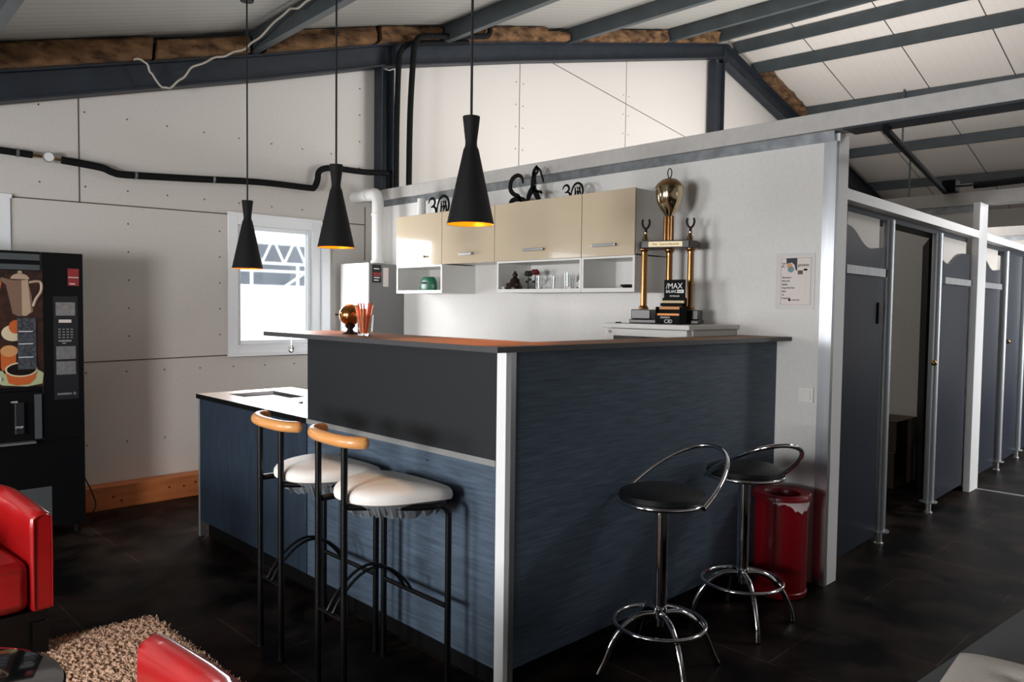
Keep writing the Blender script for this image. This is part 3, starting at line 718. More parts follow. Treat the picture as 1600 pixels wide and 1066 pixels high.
MB().box(WX-.014, WX-.0105, 1.682, 1.731, .922, .971).build('rocker', 'switch_white', t, bevel=.003)

# ------------------------------------------------------------------ bar counter
BX, BY = 1.80, 1.87
t = thing('bar_counter', 'L-shaped bar counter body with blue wood panels and white corner post', 'bar counter', (0, 0, 0))
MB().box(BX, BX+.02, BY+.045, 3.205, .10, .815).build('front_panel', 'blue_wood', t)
MB().box(BX, BX+.02, BY+.045, 3.205, .838, 1.214).build('upper_board', 'black_board', t)
MB().box(BX-.006, BX+.02, BY+.045, 3.205, .8155, .8375).build('edge_strip', 'edge_grey', t)
MB().box(BX+.045, WX-.003, BY, BY+.02, .10, 1.214).build('side_panel', 'blue_wood', t)
b = MB(); b.box(BX-.002, BX+.02, BY-.0015, BY+.044, .0, 1.214); b.build('corner_post', 'paint_white', t)
b = MB(); b.box(BX+.0205, BX+.044, BY-.0035, BY+.02, .0, 1.214); b.build('corner_profile', 'alu', t)['label'] = 'aluminium edge of the corner post'
MB().box(BX+.05, BX+.065, BY+.05, 3.205, 0, .099).build('kickboard', 'kick', t)
MB().box(BX+.066, WX-.003, BY+.05, BY+.065, 0, .099).build('kickboard', 'kick', t)
MB().box(BX+.021, 2.12, 3.19, 3.205, .10, 1.214).build('end_panel', 'black_board', t)
MB().box(2.10, 2.118, 2.02, 3.189, .10, 1.214).build('inner_panel', 'cab_white', t)
MB().box(2.119, WX-.003, 2.02, 2.038, .10, 1.214).build('inner_panel', 'cab_white', t)
for (yy, zz) in ((2.3, .78), (2.9, .78), (2.55, .45)):
    MB().tube([(BX-.001, yy, zz), (BX+.001, yy, zz)], .0035, 8).build('screw_head', 'kick', t)
mb = MB(); mb.prism([(1.748, 1.86), (1.748, 3.54), (2.13, 3.54), (2.13, 2.07), (WX-.003, 2.07), (WX-.003, 1.79)], .020, 'z', 1.215)
for f in mb.bm.faces:
    if all(v.co.z > 1.234 for v in f.verts): f.material_index = 1
tag(mb.build('bar_top', ['slate_top', 'counter_surface']), 'thin grey L-shaped bar top slab', 'countertop')
t = thing('base_cabinet', 'low blue cabinet unit at the far left end of the bar', 'cabinet')
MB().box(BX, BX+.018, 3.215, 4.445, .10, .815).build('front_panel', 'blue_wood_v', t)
MB().box(BX, BX+.03, 4.446, 4.47, .0, .815).build('side_panel', 'edge_grey', t)
MB().box(BX+.0185, 2.38, 3.215, 4.445, .10, .815).build('body', 'cab_white', t)
MB().box(BX+.05, BX+.065, 3.215, 4.445, 0, .099).build('kickboard', 'kick', t)
t = thing('worktop', 'low white worktop left of the raised bar, bright from the window', 'worktop')
b = MB(); z0, z1 = .816, .84; X0, X1, Y0, Y1 = 1.796, 2.40, 3.21, 4.48
b.box(X0, 1.93, Y0, Y1, z0, z1); b.box(2.22, X1, Y0, Y1, z0, z1); b.box(1.93, 2.22, Y0, 3.95, z0, z1); b.box(1.93, 2.22, 4.36, Y1, z0, z1)
b.build('slab', 'steel_top', t)
MB().box(X0-.004, X0-.0005, Y0, Y1, z0-.002, z1).build('edge_strip', 'kick', t)
t = thing('sink', 'recessed steel sink basin in the low white worktop', 'sink')
b = MB(); b.box(1.9305, 2.2195, 3.9505, 4.3595, .8175, .820); b.box(1.9305, 1.934, 3.9505, 4.3595, .8205, .838); b.box(2.216, 2.2195, 3.9505, 4.3595, .8205, .838); b.build('basin', 'sink_steel', t)
b = MB(); b.tube(smooth_path([(2.30, 3.92, .8405), (2.30, 3.92, .872), (2.28, 3.93, .885), (2.24, 3.95, .885)], 4), .01, 10); b.build('tap', 'chrome', t, True)
tag(MB().tube([(2.05, 3.72, .8405), (2.05, 3.72, .85)], .012, 12).build('drain_plug', 'sink_steel', smooth=True), 'small steel plug lying on the low worktop', 'plug')
# things on the bar top
TZ = 1.2355
t = thing('golden_globe', 'shiny golden ball on a dark pedestal beside the straws', 'ornament', (0, 0, 0))
gx, gy = 1.95, 3.08
MB().ball((gx, gy, TZ+.088), .05, n=32).build('ball', 'globe_gold', t, True)
MB().lathe([(0, 0), (.034, 0), (.036, .005), (.018, .012), (.012, .022), (.02, .03), (.026, .042), (0, .042)], (gx, gy, TZ), 24).build('pedestal', 'trophy_wood', t, True)
MB().tube([(gx-.035, gy+.045, TZ+.088), (gx-.05, gy+.05, TZ+.09)], .005, 8).build('knob', 'gold_pale', t, True)
gx, gy = 1.90, 2.88
tumbler('straw_glass', (gx, gy, TZ), .038, .09, 'clear glass filled with red and orange sticks on the bar top')
for i in range(24):
    a = i*2.4; r = .004+.016*((i*7) % 5)/5; top = .118+.034*((i*5) % 4)/4
    ax, ay = gx+r*math.cos(a), gy+r*math.sin(a); bx_, by_ = gx+(r+.026)*math.cos(a+.25), gy+(r+.026)*math.sin(a+.25)
    tag(MB().tube([(ax, ay, TZ+.0095), (bx_, by_, TZ+top)], .0034, 7).build('drinking_straw', 'straw_red' if i % 2 else 'straw_orange'), 'thin %s stick standing in the glass on the bar' % ('red' if i % 2 else 'orange'), 'straw', 'red sticks in the glass' if i % 2 else 'orange sticks in the glass')
# small pendant charm below the bar top's far end
t = MB(); t.tube([(1.80, 3.36, 1.2148), (1.80, 3.36, 1.17)], .0015, 6); t.ball((1.80, 3.36, 1.155), .014, (1, 1, 1.3), 12)
tag(t.build('hanging_charm', 'glass', smooth=True), 'small clear charm hanging from the far end of the bar top', 'ornament')

# ------------------------------------------------------------------ pendant lamps
def pendant(c, label):
    x, y, z = c; zr = roof(x)-.005
    t = thing('pendant_lamp', label, 'lamp', (x, y, z), 'black pendant lamps over the bar')
    t2 = t
    prof = [(.092, 0), (.030, .285), (.0235, .30), (.0225, .315), (.033, .405), (.0335, .412), (.008, .415), (.006, .413)]
    inn = [(.0905, .001), (.0285, .283), (.022, .30), (0, .30)]
    s = MB(); s.lathe(prof, (0, 0, 0), 40); sh = s.build('lamp_shade', 'lamp_black', t, True)
    s = MB(); s.lathe(inn, (0, 0, 0), 40); s.build('shade_lining', 'lamp_gold', sh, True)
    MB().ball((0, 0, .205), .018, (1, 1, 1.3)).build('light_bulb', 'bulb', t, True)
    MB().tube([(0, 0, .228), (0, 0, .285)], .011, 10).build('bulb_socket', 'lamp_black', t, True)
    MB().tube([(0, 0, .41), (0, 0, zr-z-.02)], .005, 8).build('cord', 'cord', t, True)
    MB().lathe([(0, -.025), (.04, -.025), (.042, 0), (0, 0)], (0, 0, zr-z), 20).build('ceiling_rose', 'lamp_black', t, True)
    l = bpy.data.lights.new('bulb_light', 'POINT'); l.energy = 11; l.color = (1, .56, .18); l.shadow_soft_size = .02
    o = bpy.data.objects.new('bulb_light', l); C.objects.link(o); o.location = (x, y, z+.165)
pendant((2.108, 4.474, 1.583), 'leftmost and smallest-looking black cone pendant lamp, before the window')
pendant((2.057, 3.381, 1.657), 'middle black cone pendant lamp, left of the white flue')
pendant((1.96, 2.247, 1.687), 'nearest black cone pendant lamp, with orange inside showing')

# ------------------------------------------------------------------ black metal bar stools with white seats
def bar_stool():
    t = thing('bar_stool', 'nearer black-framed bar stool with white seat and curved wooden backrest', 'stool', (0, 0, 0), 'black bar stools with white seats')
    r = .0115; o = (1.39, 2.315)
    def P(x, y, z): return (x-o[0], y-o[1], z)
    for yy in (2.40, 2.23):
        MB().tube([P(1.39, yy, 0.003), P(1.39, yy, .893)], r, 12).build('leg', 'black_metal', t, True)
        MB().tube([P(1.39, yy, 0), P(1.39, yy, .01)], r+.002, 12).build('foot_cap', 'kick', t)
    for yy in (2.05, 2.44):
        MB().tube(smooth_path([P(1.70, yy, 0.003), P(1.70, yy, .3), P(1.70, yy, .60), P(1.697, yy, .65), P(1.675, yy+(.01 if yy < 2.2 else -.01), .672), P(1.6, yy+(.03 if yy < 2.2 else -.03), .676), P(1.403, 2.23 if yy < 2.2 else 2.40, .682)], 4), r, 12).build('leg', 'black_metal', t, True)
        MB().tube([P(1.70, yy, 0), P(1.70, yy, .01)], r+.002, 12).build('foot_cap', 'kick', t)
    MB().box(*[v for v in (1.383-o[0], 1.397-o[0])], 2.242-o[1], 2.388-o[1], .287, .295).build('foot_rail', 'black_metal', t)
    MB().tube([P(1.70, 2.062, .31), P(1.70, 2.428, .31)], .009, 10).build('foot_rail', 'black_metal', t, True)
    b = MB()
    for k, (ya, yb) in enumerate(((2.335, 2.30), (2.30, 2.26))):
        b.tube(arc_pts(lambda u: P(1.39+.31*u, ya+(yb-ya)*u, .296+(.015*u)+.125*math.sin(PI*u)**.8), 20), .0055, 8)
    b.build('foot_arch', 'black_metal', t, True)
    # backrest: bent wooden roll
    b = MB(); pts = smooth_path([P(1.445, 2.165, .905), P(1.415, 2.185, .907), P(1.392, 2.22, .908), P(1.38, 2.27, .91), P(1.378, 2.36, .912), P(1.39, 2.43, .914), P(1.425, 2.475, .915), P(1.47, 2.478, .915)], 5)
    n_ = len(pts); b.tube(pts, [.0215*min(1, .55+.45*min(i, n_-1-i)/2.0) for i in range(n_)], 16); b.build('backrest', 'beech', t, True)
    # seat: padded triangle with rounded corners
    def outline_pt(a):
        ca, sa = math.cos(a), math.sin(a)
        # superellipse whose width grows towards the counter
        e = .75
        u = abs(ca)**e*(1 if ca > 0 else -1); v = abs(sa)**e*(1 if sa > 0 else -1)
        w = .195+.045*u
        return u*.195, v*w
    def seat_mesh(prof, zc):
        b = MB(); rings = []; N = 48
        for (s_, z) in prof:
            if s_ < 1e-4: rings.append([b.bm.verts.new(P(1.598, 2.262, z))])
            else:
                rr = []
                for k in range(N):
                    u, v = outline_pt(2*PI*k/N); zz = z-(.018*max(0, u/.175)**2 if z > .69 else 0)
                    rr.append(b.bm.verts.new(P(1.598+u*s_, 2.262+v*s_, zz)))
                rings.append(rr)
        fs = []
        for a, c in zip(rings, rings[1:]):
            for k in range(N):
                q = [a[k % len(a)], a[(k+1) % len(a)], c[(k+1) % len(c)], c[k % len(c)]]; uq = []
                for x in q:
                    if x not in uq: uq.append(x)
                if len(uq) > 2: fs.append(b.bm.faces.new(uq))
        b.faces(fs); return b
    seat_mesh([(0, .690), (.93, .690), (.985, .696), (1.0, .708), (.99, .722), (.95, .733), (.85, .742), (.6, .750), (.3, .752), (0, .753)], 0).build('seat', 'seat_white', t, True)
    # torn lining below the seat
    b = MB(); N = 110; ra = []; rb = []
    for k in range(N):
        u, v = outline_pt(2*PI*k/N); s_ = .90
        ra.append(b.bm.verts.new(P(1.598+u*s_, 2.262+v*s_, .6895)))
        rb.append(b.bm.verts.new(P(1.615+u*(s_-.05), 2.275+v*(s_-.05), .640+.026*random.random()-(.012 if v < 0 else 0))))
    fs = [b.bm.faces.new([ra[k], ra[(k+1) % N], rb[(k+1) % N], rb[k]]) for k in range(N)]; fs.append(b.bm.faces.new(rb)); b.faces(fs)
    b.build('seat_lining', 'lining', t, False)
    return t
bs = bar_stool(); bs.location = (1.39, 2.315, 0)
copy_thing(bs, (1.39, 2.76, 0), 0, 'farther black-framed bar stool with white seat, left of its twin')

# ------------------------------------------------------------------ chrome stools
def chrome_stool(c, label, hz, hdir, legrot, R, first=None):
    t = thing('chrome_stool', label, 'stool', (c[0], c[1], 0), 'round chrome stools at the right bar face')
    MB().tube([(0, 0, .205), (0, 0, .617)], .026, 24).tube([(0, 0, .17), (0, 0, .205)], .016, 16).build('post', 'chrome', t, True)
    MB().lathe([(.03, 0), (.06, .02), (.12, .022), (.12, .028), (0, .028)], (0, 0, .618), 24).build('seat_plate', 'black_metal', t, True)
    rimr = .163
    MB().tube([(rimr*math.cos(a), rimr*math.sin(a), .652) for a in [2*PI*i/48 for i in range(48)]], .0085, 10, closed=True).build('seat_ring', 'chrome', t, True)
    MB().lathe([(0, .647), (.150, .647), (.160, .656), (.165, .667), (.158, .682), (.13, .694), (.07, .699), (0, .70)], (0, 0, 0), 48).build('seat', 'leather_black', t, True)
    for k in range(4):
        a = legrot+k*PI/2; ca, sa = math.cos(a), math.sin(a)
        pts = [(ca*r, sa*r, z) for r, z in ((.018, .218), (.07, .218), (.12, .198), (.165, .155), (.195, .105), (.218, .05), (R, .004))]
        l = MB().tube(smooth_path(pts, 4), .0115, 12).build('leg', 'chrome', t, True)
        MB().tube([(ca*R, sa*R, .0), (ca*R, sa*R, .006)], .0125, 12).build('foot_cap', 'kick', l)
    rr = .171
    MB().tube([(rr*math.cos(a), rr*math.sin(a), .184) for a in [2*PI*i/56 for i in range(56)]], .0085, 10, closed=True).build('foot_ring', 'chrome', t, True)
    ch = Vector((math.cos(hdir), math.sin(hdir), 0)); o_ = Vector((math.sin(hdir), -math.cos(hdir), 0))
    MB().tube(arc_pts(lambda u: Vector((0, 0, .652))+.178*math.cos(PI*u)*ch+math.sin(PI*u)**.9*(o_*hz[0]+Vector((0, 0, hz[1]))), 36), .0095, 12).build('back_hoop', 'chrome', t, True)
    return t
a1 = math.atan2(1.769-1.64, 2.195-2.40)
chrome_stool((2.40, 1.64), 'nearer chrome stool with black round seat and hoop back', (.34, .165), PI/2, a1, .242)
chrome_stool((3.045, 1.655), 'farther chrome stool with black round seat, in front of the red bin', (.35, .19), math.radians(322.5), math.atan2(-.158, -.154), .225)

# ------------------------------------------------------------------ red bin
cx, cy = 3.50, 1.705
t = thing('waste_bin', 'tall red metal bin with ring lid against the wall', 'bin', (cx, cy, 0))
MB().lathe([(0, .004), (.118, .004), (.126, .02), (.126, .03), (.122, .034), (.124, .480), (.12, .480), (.118, .012), (0, .012)], (0, 0, 0), 40).build('body', 'red_plastic', t, True)
MB().lathe([(.135, .47), (.135, .492), (.130, .498), (.088, .490), (.085, .484), (.085, .43), (.088, .43), (.122, .481)], (0, 0, 0), 40, closed=True).build('lid', 'red_plastic', t, True)
b = MB(); ra = []; rb = []
for k in range(24):
    a = -PI*.95+k*PI*.75/23
    ra.append(b.bm.verts.new((.1285*math.cos(a), .1285*math.sin(a), .469))); rb.append(b.bm.verts.new(((.127+.002*random.random())*math.cos(a), .127*math.sin(a), .469-.006-.05*max(0, 1-abs(k-11)/7)*(.7+.4*random.random())-.012*random.random())))
b.faces([b.bm.faces.new([ra[k], ra[k+1], rb[k+1], rb[k]]) for k in range(23)])
o = b.build('bin_liner', 'bag_plastic', t); sm = o.modifiers.new('s', 'SOLIDIFY'); sm.thickness = .001

# ------------------------------------------------------------------ changing cubicles on the right
ang = math.atan(.035)
def LY(x, off=0): return 1.62+.035*(x-3.74)+off
def slab(b, x0, x1, off, th, z0, z1):
    b.prism([(x0, LY(x0, off)), (x1, LY(x1, off)), (x1, LY(x1, off)+th), (x0, LY(x0, off)+th)], z1-z0, 'z', z0)
mb = MB(); slab(mb, 3.875, 6.535, -.03, .08, 1.93, 1.985)
b0 = stru(mb.build('trim_7', 'paint_white'))
mb = MB(); slab(mb, 3.875, 6.535, .051, .12, 1.90, 1.95); mb.build('inner_rail', 'steel_navy', b0)
mb = MB(); slab(mb, 6.755, 12.5, -.03, .08, 1.93, 1.985)
b1 = stru(mb.build('trim_8', 'paint_white'))
mb = MB(); slab(mb, 6.755, 12.5, .051, .12, 1.90, 1.95); mb.build('inner_rail', 'steel_navy', b1)
def wavy(b, x0, x1, off, th, z0, zt, ph):
    N = 22; up = []
    for i in range(N+1):
        x = x0+(x1-x0)*i/N; u = i/N
        up.append((x, zt+.05*math.cos(u*PI*1.25+ph)+.012*math.sin(u*9+ph)))
    A = [b.bm.verts.new((x, LY(x, off), z)) for x, z in [(x0, z0)]+up+[(x1, z0)]]; B = [b.bm.verts.new((x, LY(x, off)+th, z)) for x, z in [(x0, z0)]+up+[(x1, z0)]]
    n = len(A); fs = [b.bm.faces.new(A), b.bm.faces.new(B[::-1])]
    for i in range(n): fs.append(b.bm.faces.new([A[i], B[i], B[(i+1) % n], A[(i+1) % n]]))
    b.faces(fs)
def stall_panel(x0, x1, label, ph=0, cat='partition', name='cubicle_panel'):
    t = thing(name, label, cat, (0, 0, 0), 'dark blue cubicle panels')
    b = MB(); slab(b, x0, x1, .02, .02, .06, 1.565); b.build('lower_panel', 'navy_panel', t)
    b = MB(); wavy(b, x0, x1, .02, .02, 1.615, 1.765, ph); b.build('upper_panel', 'navy_panel', t)
    b = MB(); slab(b, x0+.02, x1, .005, .04, 1.567, 1.612); b.build('rail', 'alu', t)
    b = MB(); slab(b, x0, x1, .046, .012, 1.615, 1.898); b.build('back_board', 'door_grey', t)
    return t
p = stall_panel(3.99, 4.60, 'dark blue cubicle panel right next to the white corner board', 0)
b = MB(); slab(b, 4.52, 4.55, .009, .01, 1.30, 1.42); b.build('pull_handle', 'black_metal', p)
b = MB(); slab(b, 3.90, 3.985, .0, .04, .0, 1.9); b.build('edge_profile', 'navy_panel', p)
stall_panel(5.80, 6.50, 'dark blue cubicle panel just left of the second white post', 2.6)
stall_panel(6.80, 7.52, 'greyish cubicle panel just right of the second white post', 0)
stall_panel(8.6, 9.4, 'farthest cubicle panel at the right edge of the photo', 1.5)
def pole(x, label):
    y_ = LY(x, .02)
    t = thing('cubicle_pole', label, 'pole', (x, y_, 0), 'silver cubicle poles on foot flanges')
    MB().lathe([(0, .082), (.033, .082), (.033, 1.899), (0, 1.899)], (0, 0, 0), 24).build('tube', 'pole_silver', t, True)
    MB().lathe([(0, .074), (.055, .074), (.055, .081), (0, .081)], (0, 0, 0), 24).build('flange', 'alu', t, True)
    MB().lathe([(0, 0), (.026, 0), (.026, .006), (.018, .01), (.018, .073), (0, .073)], (0, 0, 0), 18).build('foot', 'alu', t, True)
pole(4.68, 'nearest silver cubicle pole, left of the open doorway'); pole(5.66, 'second silver cubicle pole, right of the open doorway')
pole(7.66, 'third silver cubicle pole, right of the second white post'); pole(8.45, 'farthest silver cubicle pole at the right edge')
t = thing('cubicle_door', 'dark cubicle door standing ajar behind the second pole', 'door')
import mathutils
dm = Matrix.Translation((5.78, LY(5.78, .075), 0)) @ Matrix.Rotation(math.atan2(.27, .72), 4, 'Z')
MB().box(0, .75, 0, .03, .06, 1.88, dm).build('door_panel', 'kick', t)
kx = dm @ Vector((.10, -.03, 1.03))
MB().ball((5.60, LY(5.60, .0)-.0, 1.03), .02).build('door_knob', 'brass', t, True)['label'] = 'brass knob'
t = thing('cubicle_door', 'pale closed cubicle door between the third and fourth poles', 'door')
b = MB(); slab(b, 7.72, 8.385, .02, .02, .06, 1.89); b.build('door_panel', 'navy_panel', t)
MB().ball((7.80, LY(7.8, .0), 1.12), .02).build('door_knob', 'brass', t, True)['label'] = 'brass knob'
for i, (z0, z1, dx, lab) in enumerate(((0, .28, 0, 'lower dark cardboard box inside the open cubicle'), (.281, .52, .03, 'upper dark cardboard box inside the open cubicle'))):
    tag(MB().box(6.2+dx, 6.64+dx, 2.12, 2.5, z0, z1).build('cardboard_box', 'cardboard', bevel=.004), lab, 'box')
# floor strip at the second post
stru(MB().box(6.70, 6.73, -.8, 1.688, .0003, .004).build('trim_9', 'alu'))

# ------------------------------------------------------------------ vending machine
VY = 5.0
t = thing('vending_machine', 'black hot drinks vending machine with coffee pot picture', 'vending machine')
VX0, VX1 = .28, 1.338
MB().box(VX0, VX1, VY+.012, 5.50, .06, 1.635).build('cabinet', 'vend_black', t, bevel=.006)
b = MB(); b.box(VX0, VX1+.004, VY-.0, VY+.0115, .30, .565); b.box(1.125, VX1+.004, VY, VY+.0115, .5655, 1.65); b.box(VX0, 1.1245, VY, VY+.0115, .86, 1.65); b.box(VX0, VX1+.004, VY, VY+.0115, .06, .2995)
b.build('front_door', 'vend_black', t, bevel=.003)
for x in (VX0+.05, VX1-.03): MB().tube([(x, VY+.05, 0), (x, VY+.05, .059)], .018, 12).build('foot', 'kick', t)
y = VY-.0005
def flat(name, pts, m, dy, th=.0015): return MB().prism(pts, th, 'y', VY-dy-th).build(name, m, t)
def rect(x0, x1, z0, z1): return [(x0, z0), (x1, z0), (x1, z1), (x0, z1)]
def ell(cx, cz, rx, rz, n=32, a0=0, a1=2*PI): return [(cx+rx*math.cos(a0+(a1-a0)*i/(n-1 if a1-a0 < 6 else n)), cz+rz*math.sin(a0+(a1-a0)*i/(n-1 if a1-a0 < 6 else n))) for i in range(n)]
flat('header_strip', rect(VX0+.02, 1.12, 1.60, 1.635), 'vend_grey', 0); flat('header_strip', rect(VX0+.02, 1.12, 1.545, 1.575), 'vend_grey', 0)
flat('picture', rect(VX0+.02, 1.133, .885, 1.54), 'picture_bg', 0)
# coffee pot
flat('picture', [(.985, 1.30), (.97, 1.38), (.955, 1.46), (.925, 1.485), (.935, 1.50), (.985, 1.485), (1.06, 1.49), (1.078, 1.40), (1.085, 1.31), (1.05, 1.285), (1.01, 1.285)], 'pot_shade', .0016)
flat('picture', [(1.03, 1.29), (1.03, 1.485), (1.06, 1.49), (1.075, 1.31), (1.05, 1.287)], 'pot_cream', .0032)
flat('picture', ell(1.022, 1.492, .045, .032, 20, 0, PI), 'pot_cream', .0032); flat('picture', ell(1.022, 1.53, .011, .010), 'pot_cream', .0032)
b = MB(); b.tube(smooth_path([(1.065, VY-.0035, 1.475), (1.12, VY-.0035, 1.48), (1.125, VY-.0035, 1.43), (1.098, VY-.0035, 1.38), (1.085, VY-.0035, 1.34)], 5), .0075, 8); b.build('picture', 'pot_cream', t, True)
flat('picture', [(.885, 1.40), (.91, 1.49), (.90, 1.52), (.935, 1.47), (.925, 1.42)], 'cup_orange', .0016)
# small cup on saucer
flat('picture', ell(.985, 1.19, .055, .045), 'cup_cream', .0016); flat('picture', ell(1.0, 1.225, .035, .038), 'cup_orange', .0032)
# cappuccino cup
flat('picture', [(.925, 1.09), (1.0, 1.09), (.995, .99), (.975, .965), (.94, .965), (.925, 1.0)], 'cup_orange', .0016); flat('picture', ell(.965, 1.09, .042, .032), 'cappuccino', .0032)
# big cup on saucer
flat('picture', [(.93, .90), (1.05, .887), (1.125, .90), (1.132, .96), (1.09, .99), (.92, .98), (.88, .94)], 'saucer', .0016)
flat('picture', [(.945, .975), (1.10, .985), (1.09, .93), (1.06, .90), (1.0, .895), (.96, .91)], 'cup_orange', .0032); flat('picture', ell(1.022, .985, .079, .042), 'cup_cream', .0048); flat('picture', ell(1.022, .985, .070, .034), 'coffee', .0064)
# product label strips over the picture
for x0, x1 in ((VX0+.06, .40), (.42, .58), (.6, .76), (.78, .905), (1.005, 1.095)):
    flat('product_strip', rect(x0, x1, .985, 1.275), 'product_strip', .0082)
for z in (1.20, 1.13, 1.055): flat('price_strip', rect(VX0+.03, .90, z, z+.004), 'cup_orange', .0098); flat('price_strip', rect(1.01, 1.08, z-.003, z+.001), 'white_ink', .0098)
flat('sticker', rect(.895, .925, .925, .945), 'white_ink', .008)
text('sticker_text', 'KAKAO', .011, (.890, VY-.0105, .931), (PI/2, 0, 0), 'ink', t, sx=.8)
flat('sticker', rect(1.262, 1.32, 1.462, 1.562), 'sticker_red', 0)
flat('sticker', rect(1.264, 1.318, 1.508, 1.513), 'paper', .0016); flat('sticker', rect(1.27, 1.30, 1.47, 1.476), 'paper', .0016)
flat('control_panel', rect(1.185, 1.312, .80, 1.40), 'vend_dark', 0)
flat('display', rect(1.197, 1.297, 1.288, 1.365), 'silver_dull', .0016); flat('display', rect(1.212, 1.277, 1.247, 1.265), 'paper', .0016)
for i in range(4):
    for j in range(4): flat('key', rect(1.209+.021*i, 1.222+.021*i, 1.205-.016*j, 1.213-.016*j), 'silver_dull', .0016)
text('panel_print', 'KLEINGELD', .013, (1.21, VY-.0016, 1.137), (PI/2, 0, 0), 'white_ink', t, sx=1); text('panel_print', 'bitte', .010, (1.23, VY-.0016, 1.125), (PI/2, 0, 0), 'white_ink', t)
for z0, z1 in ((1.035, 1.11), (.945, 1.022)):
    o = flat('coin_tray', rect(1.197, 1.297, z0, z1), 'silver_dull', .0016, .006)
flat('coin_slot', rect(1.20, 1.275, .826, .838), 'silver_dull', .0016); flat('coin_slot', ell(1.29, .832, .008, .009, 14), 'silver_dull', .0016)
# dispensing niche
MB().box(VX0+.02, 1.12, VY+.006, VY+.0112, .57, .855).build('niche_back', 'vend_black', t)
MB().box(1.085, 1.118, VY-.012, VY+.0055, .585, .84).build('niche_side', 'vend_grey', t)
MB().box(.985, 1.03, VY-.02, VY+.005, .62, .80).build('spout_cover', 'vend_dark', t, bevel=.004)
text('spout_text', 'HEISS', .014, (.965, VY-.022, .80), (PI/2, 0, 0), 'white_ink', t); text('spout_text', 'STOP', .016, (.985, VY-.022, .655), (PI/2, 0, 0), 'white_ink', t)
MB().box(VX0+.05, 1.08, VY-.05, VY+.004, .566, .576).build('drip_grille', 'silver_dull', t)
flat('service_panel', rect(VX0+.05, 1.165, .10, .30), 'vend_grey', 0)
mb = MB(); mb.tube(smooth_path([(1.345, 5.2, .36), (1.40, 5.28, .29), (1.47, 5.36, .16), (1.50, 5.37, .06), (1.47, 5.36, .005)], 5), .004, 8)
tag(mb.build('power_cable', 'cord', smooth=True), 'thin black power cable curving out beside the vending machine', 'cable')

# ------------------------------------------------------------------ red tub chairs
def tub_chair(loc, rz, label):
    # local: faces -y, width .70, depth .62; arm front tops .585, back top .70
    t = thing('tub_chair', label, 'armchair', loc, 'red leather tub chairs', rz)
    HW, th, z0 = .345, .075, .205
    path = []
    for u in (0, .25, .5, .75): path.append((HW-.0, -.27+.36*u))
    for k in range(9):
        a = k*PI/2/8; path.append((HW-.24+.24*math.cos(a), .03+.26*math.sin(a)+.03))
    path = [(HW, -.27), (HW, -.18), (HW, -.08), (HW, .02)]+[(HW-.25+.25*math.cos(a), .06+.25*math.sin(a)) for a in [k*PI/2/8 for k in range(1, 9)]]
    path = path+[(-x, y) for x, y in path[::-1][1:]] if abs(path[-1][0]) < 1e-6 else path+[(-x, y) for x, y in path[::-1]]
    N = len(path); b = MB(); rings = []
    for i, (x, y) in enumerate(path):
        p = Vector((x, y)); a = Vector(path[max(i-1, 0)]); c = Vector(path[min(i+1, N-1)]); d = (c-a).normalized(); nrm = Vector((-d.y, d.x))  # towards inside
        if nrm.dot(Vector((0, .0))-p) < 0 and i not in (0, N-1): pass
        inside = Vector((0, -.02))-p
        if nrm.dot(inside) < 0: nrm = -nrm
        u = min(i, N-1-i)/((N-1)/2); top = .585+.05*(min(1, u*1.25)**.8)
        sec = []
        for (s_, z) in ((0, z0), (0, top-.06), (.004, top-.025), (.018, top-.005), (th*.5, top), (th-.014, top-.008), (th, top-.03), (th+.004, top-.07), (th, z0+.05), (th, z0)):
            q = p+nrm*s_; sec.append(b.bm.verts.new((q.x, q.y, z)))
        rings.append(sec)
    fs = []; K = len(rings[0])
    for a, c in zip(rings, rings[1:]):
        for k in range(K): fs.append(b.bm.faces.new([a[k], a[(k+1) % K], c[(k+1) % K], c[k]]))
    fs.append(b.bm.faces.new(rings[0])); fs.append(b.bm.faces.new(rings[-1][::-1])); b.faces(fs)
    sh = b.build('backrest_shell', 'red_leather', t, True, bevel=.012)
    # piping round the arm ends
    for s in (1, -1):
        x0 = s*HW; x1 = s*(HW-th); q = [(x0-s*.008, -.272, z0+.01), (x0-s*.008, -.274, .53), (x0-s*.02, -.274, .565), (x0-s*th*.5, -.274, .572), (x1+s*.012, -.274, .56), (x1+s*.006, -.274, .52), (x1+s*.006, -.272, z0+.01)]
        MB().tube(smooth_path(q, 4), .003, 8).build('piping', 'red_leather', sh, True)
    b = MB(); b.box(-HW+th+.004, HW-th-.004, -.265, .19, .21, .40); b.build('seat_cushion', 'red_leather', t, True, bevel=.035)
    b = MB(); b.box(-HW+.02, HW-.02, -.25, .03, .165, .204); b.box(-HW+.10, HW-.10, .03, .25, .165, .204); b.box(-HW+.075, HW-.075, -.235, -.215, .012, .1645); b.build('plinth', 'black_metal', t)
    for (x, y) in ((HW-.045, -.235), (-HW+.045, -.235), (HW-.13, .22), (-HW+.13, .22)):
        MB().box(x-.026, x+.026, y-.024, y+.024, 0, .1645).build('leg', 'black_metal', t, bevel=.003)
    return t
tub_chair((.40, 3.50, 0), math.radians(4), 'red leather tub chair at the left edge in front of the vending machine')
tub_chair((.335, 1.56, .013), math.radians(182), 'red leather tub chair in the near left corner, only its arm showing')

# ------------------------------------------------------------------ glass-black coffee table
t = thing('coffee_table', 'glossy black round coffee table at the lower left edge', 'table', (.215, 2.20, .013))
MB().lathe([(0, .395), (.295, .395), (.31, .402), (.315, .410), (.31, .418), (.295, .422), (0, .422)], (0, 0, 0), 56).build('tabletop', 'gloss_black', t, True)
MB().lathe([(0, .035), (.17, .035), (.17, .04), (.03, .055), (.028, .3945), (0, .3945)], (0, 0, 0), 32).build('pedestal', 'chrome', t, True)

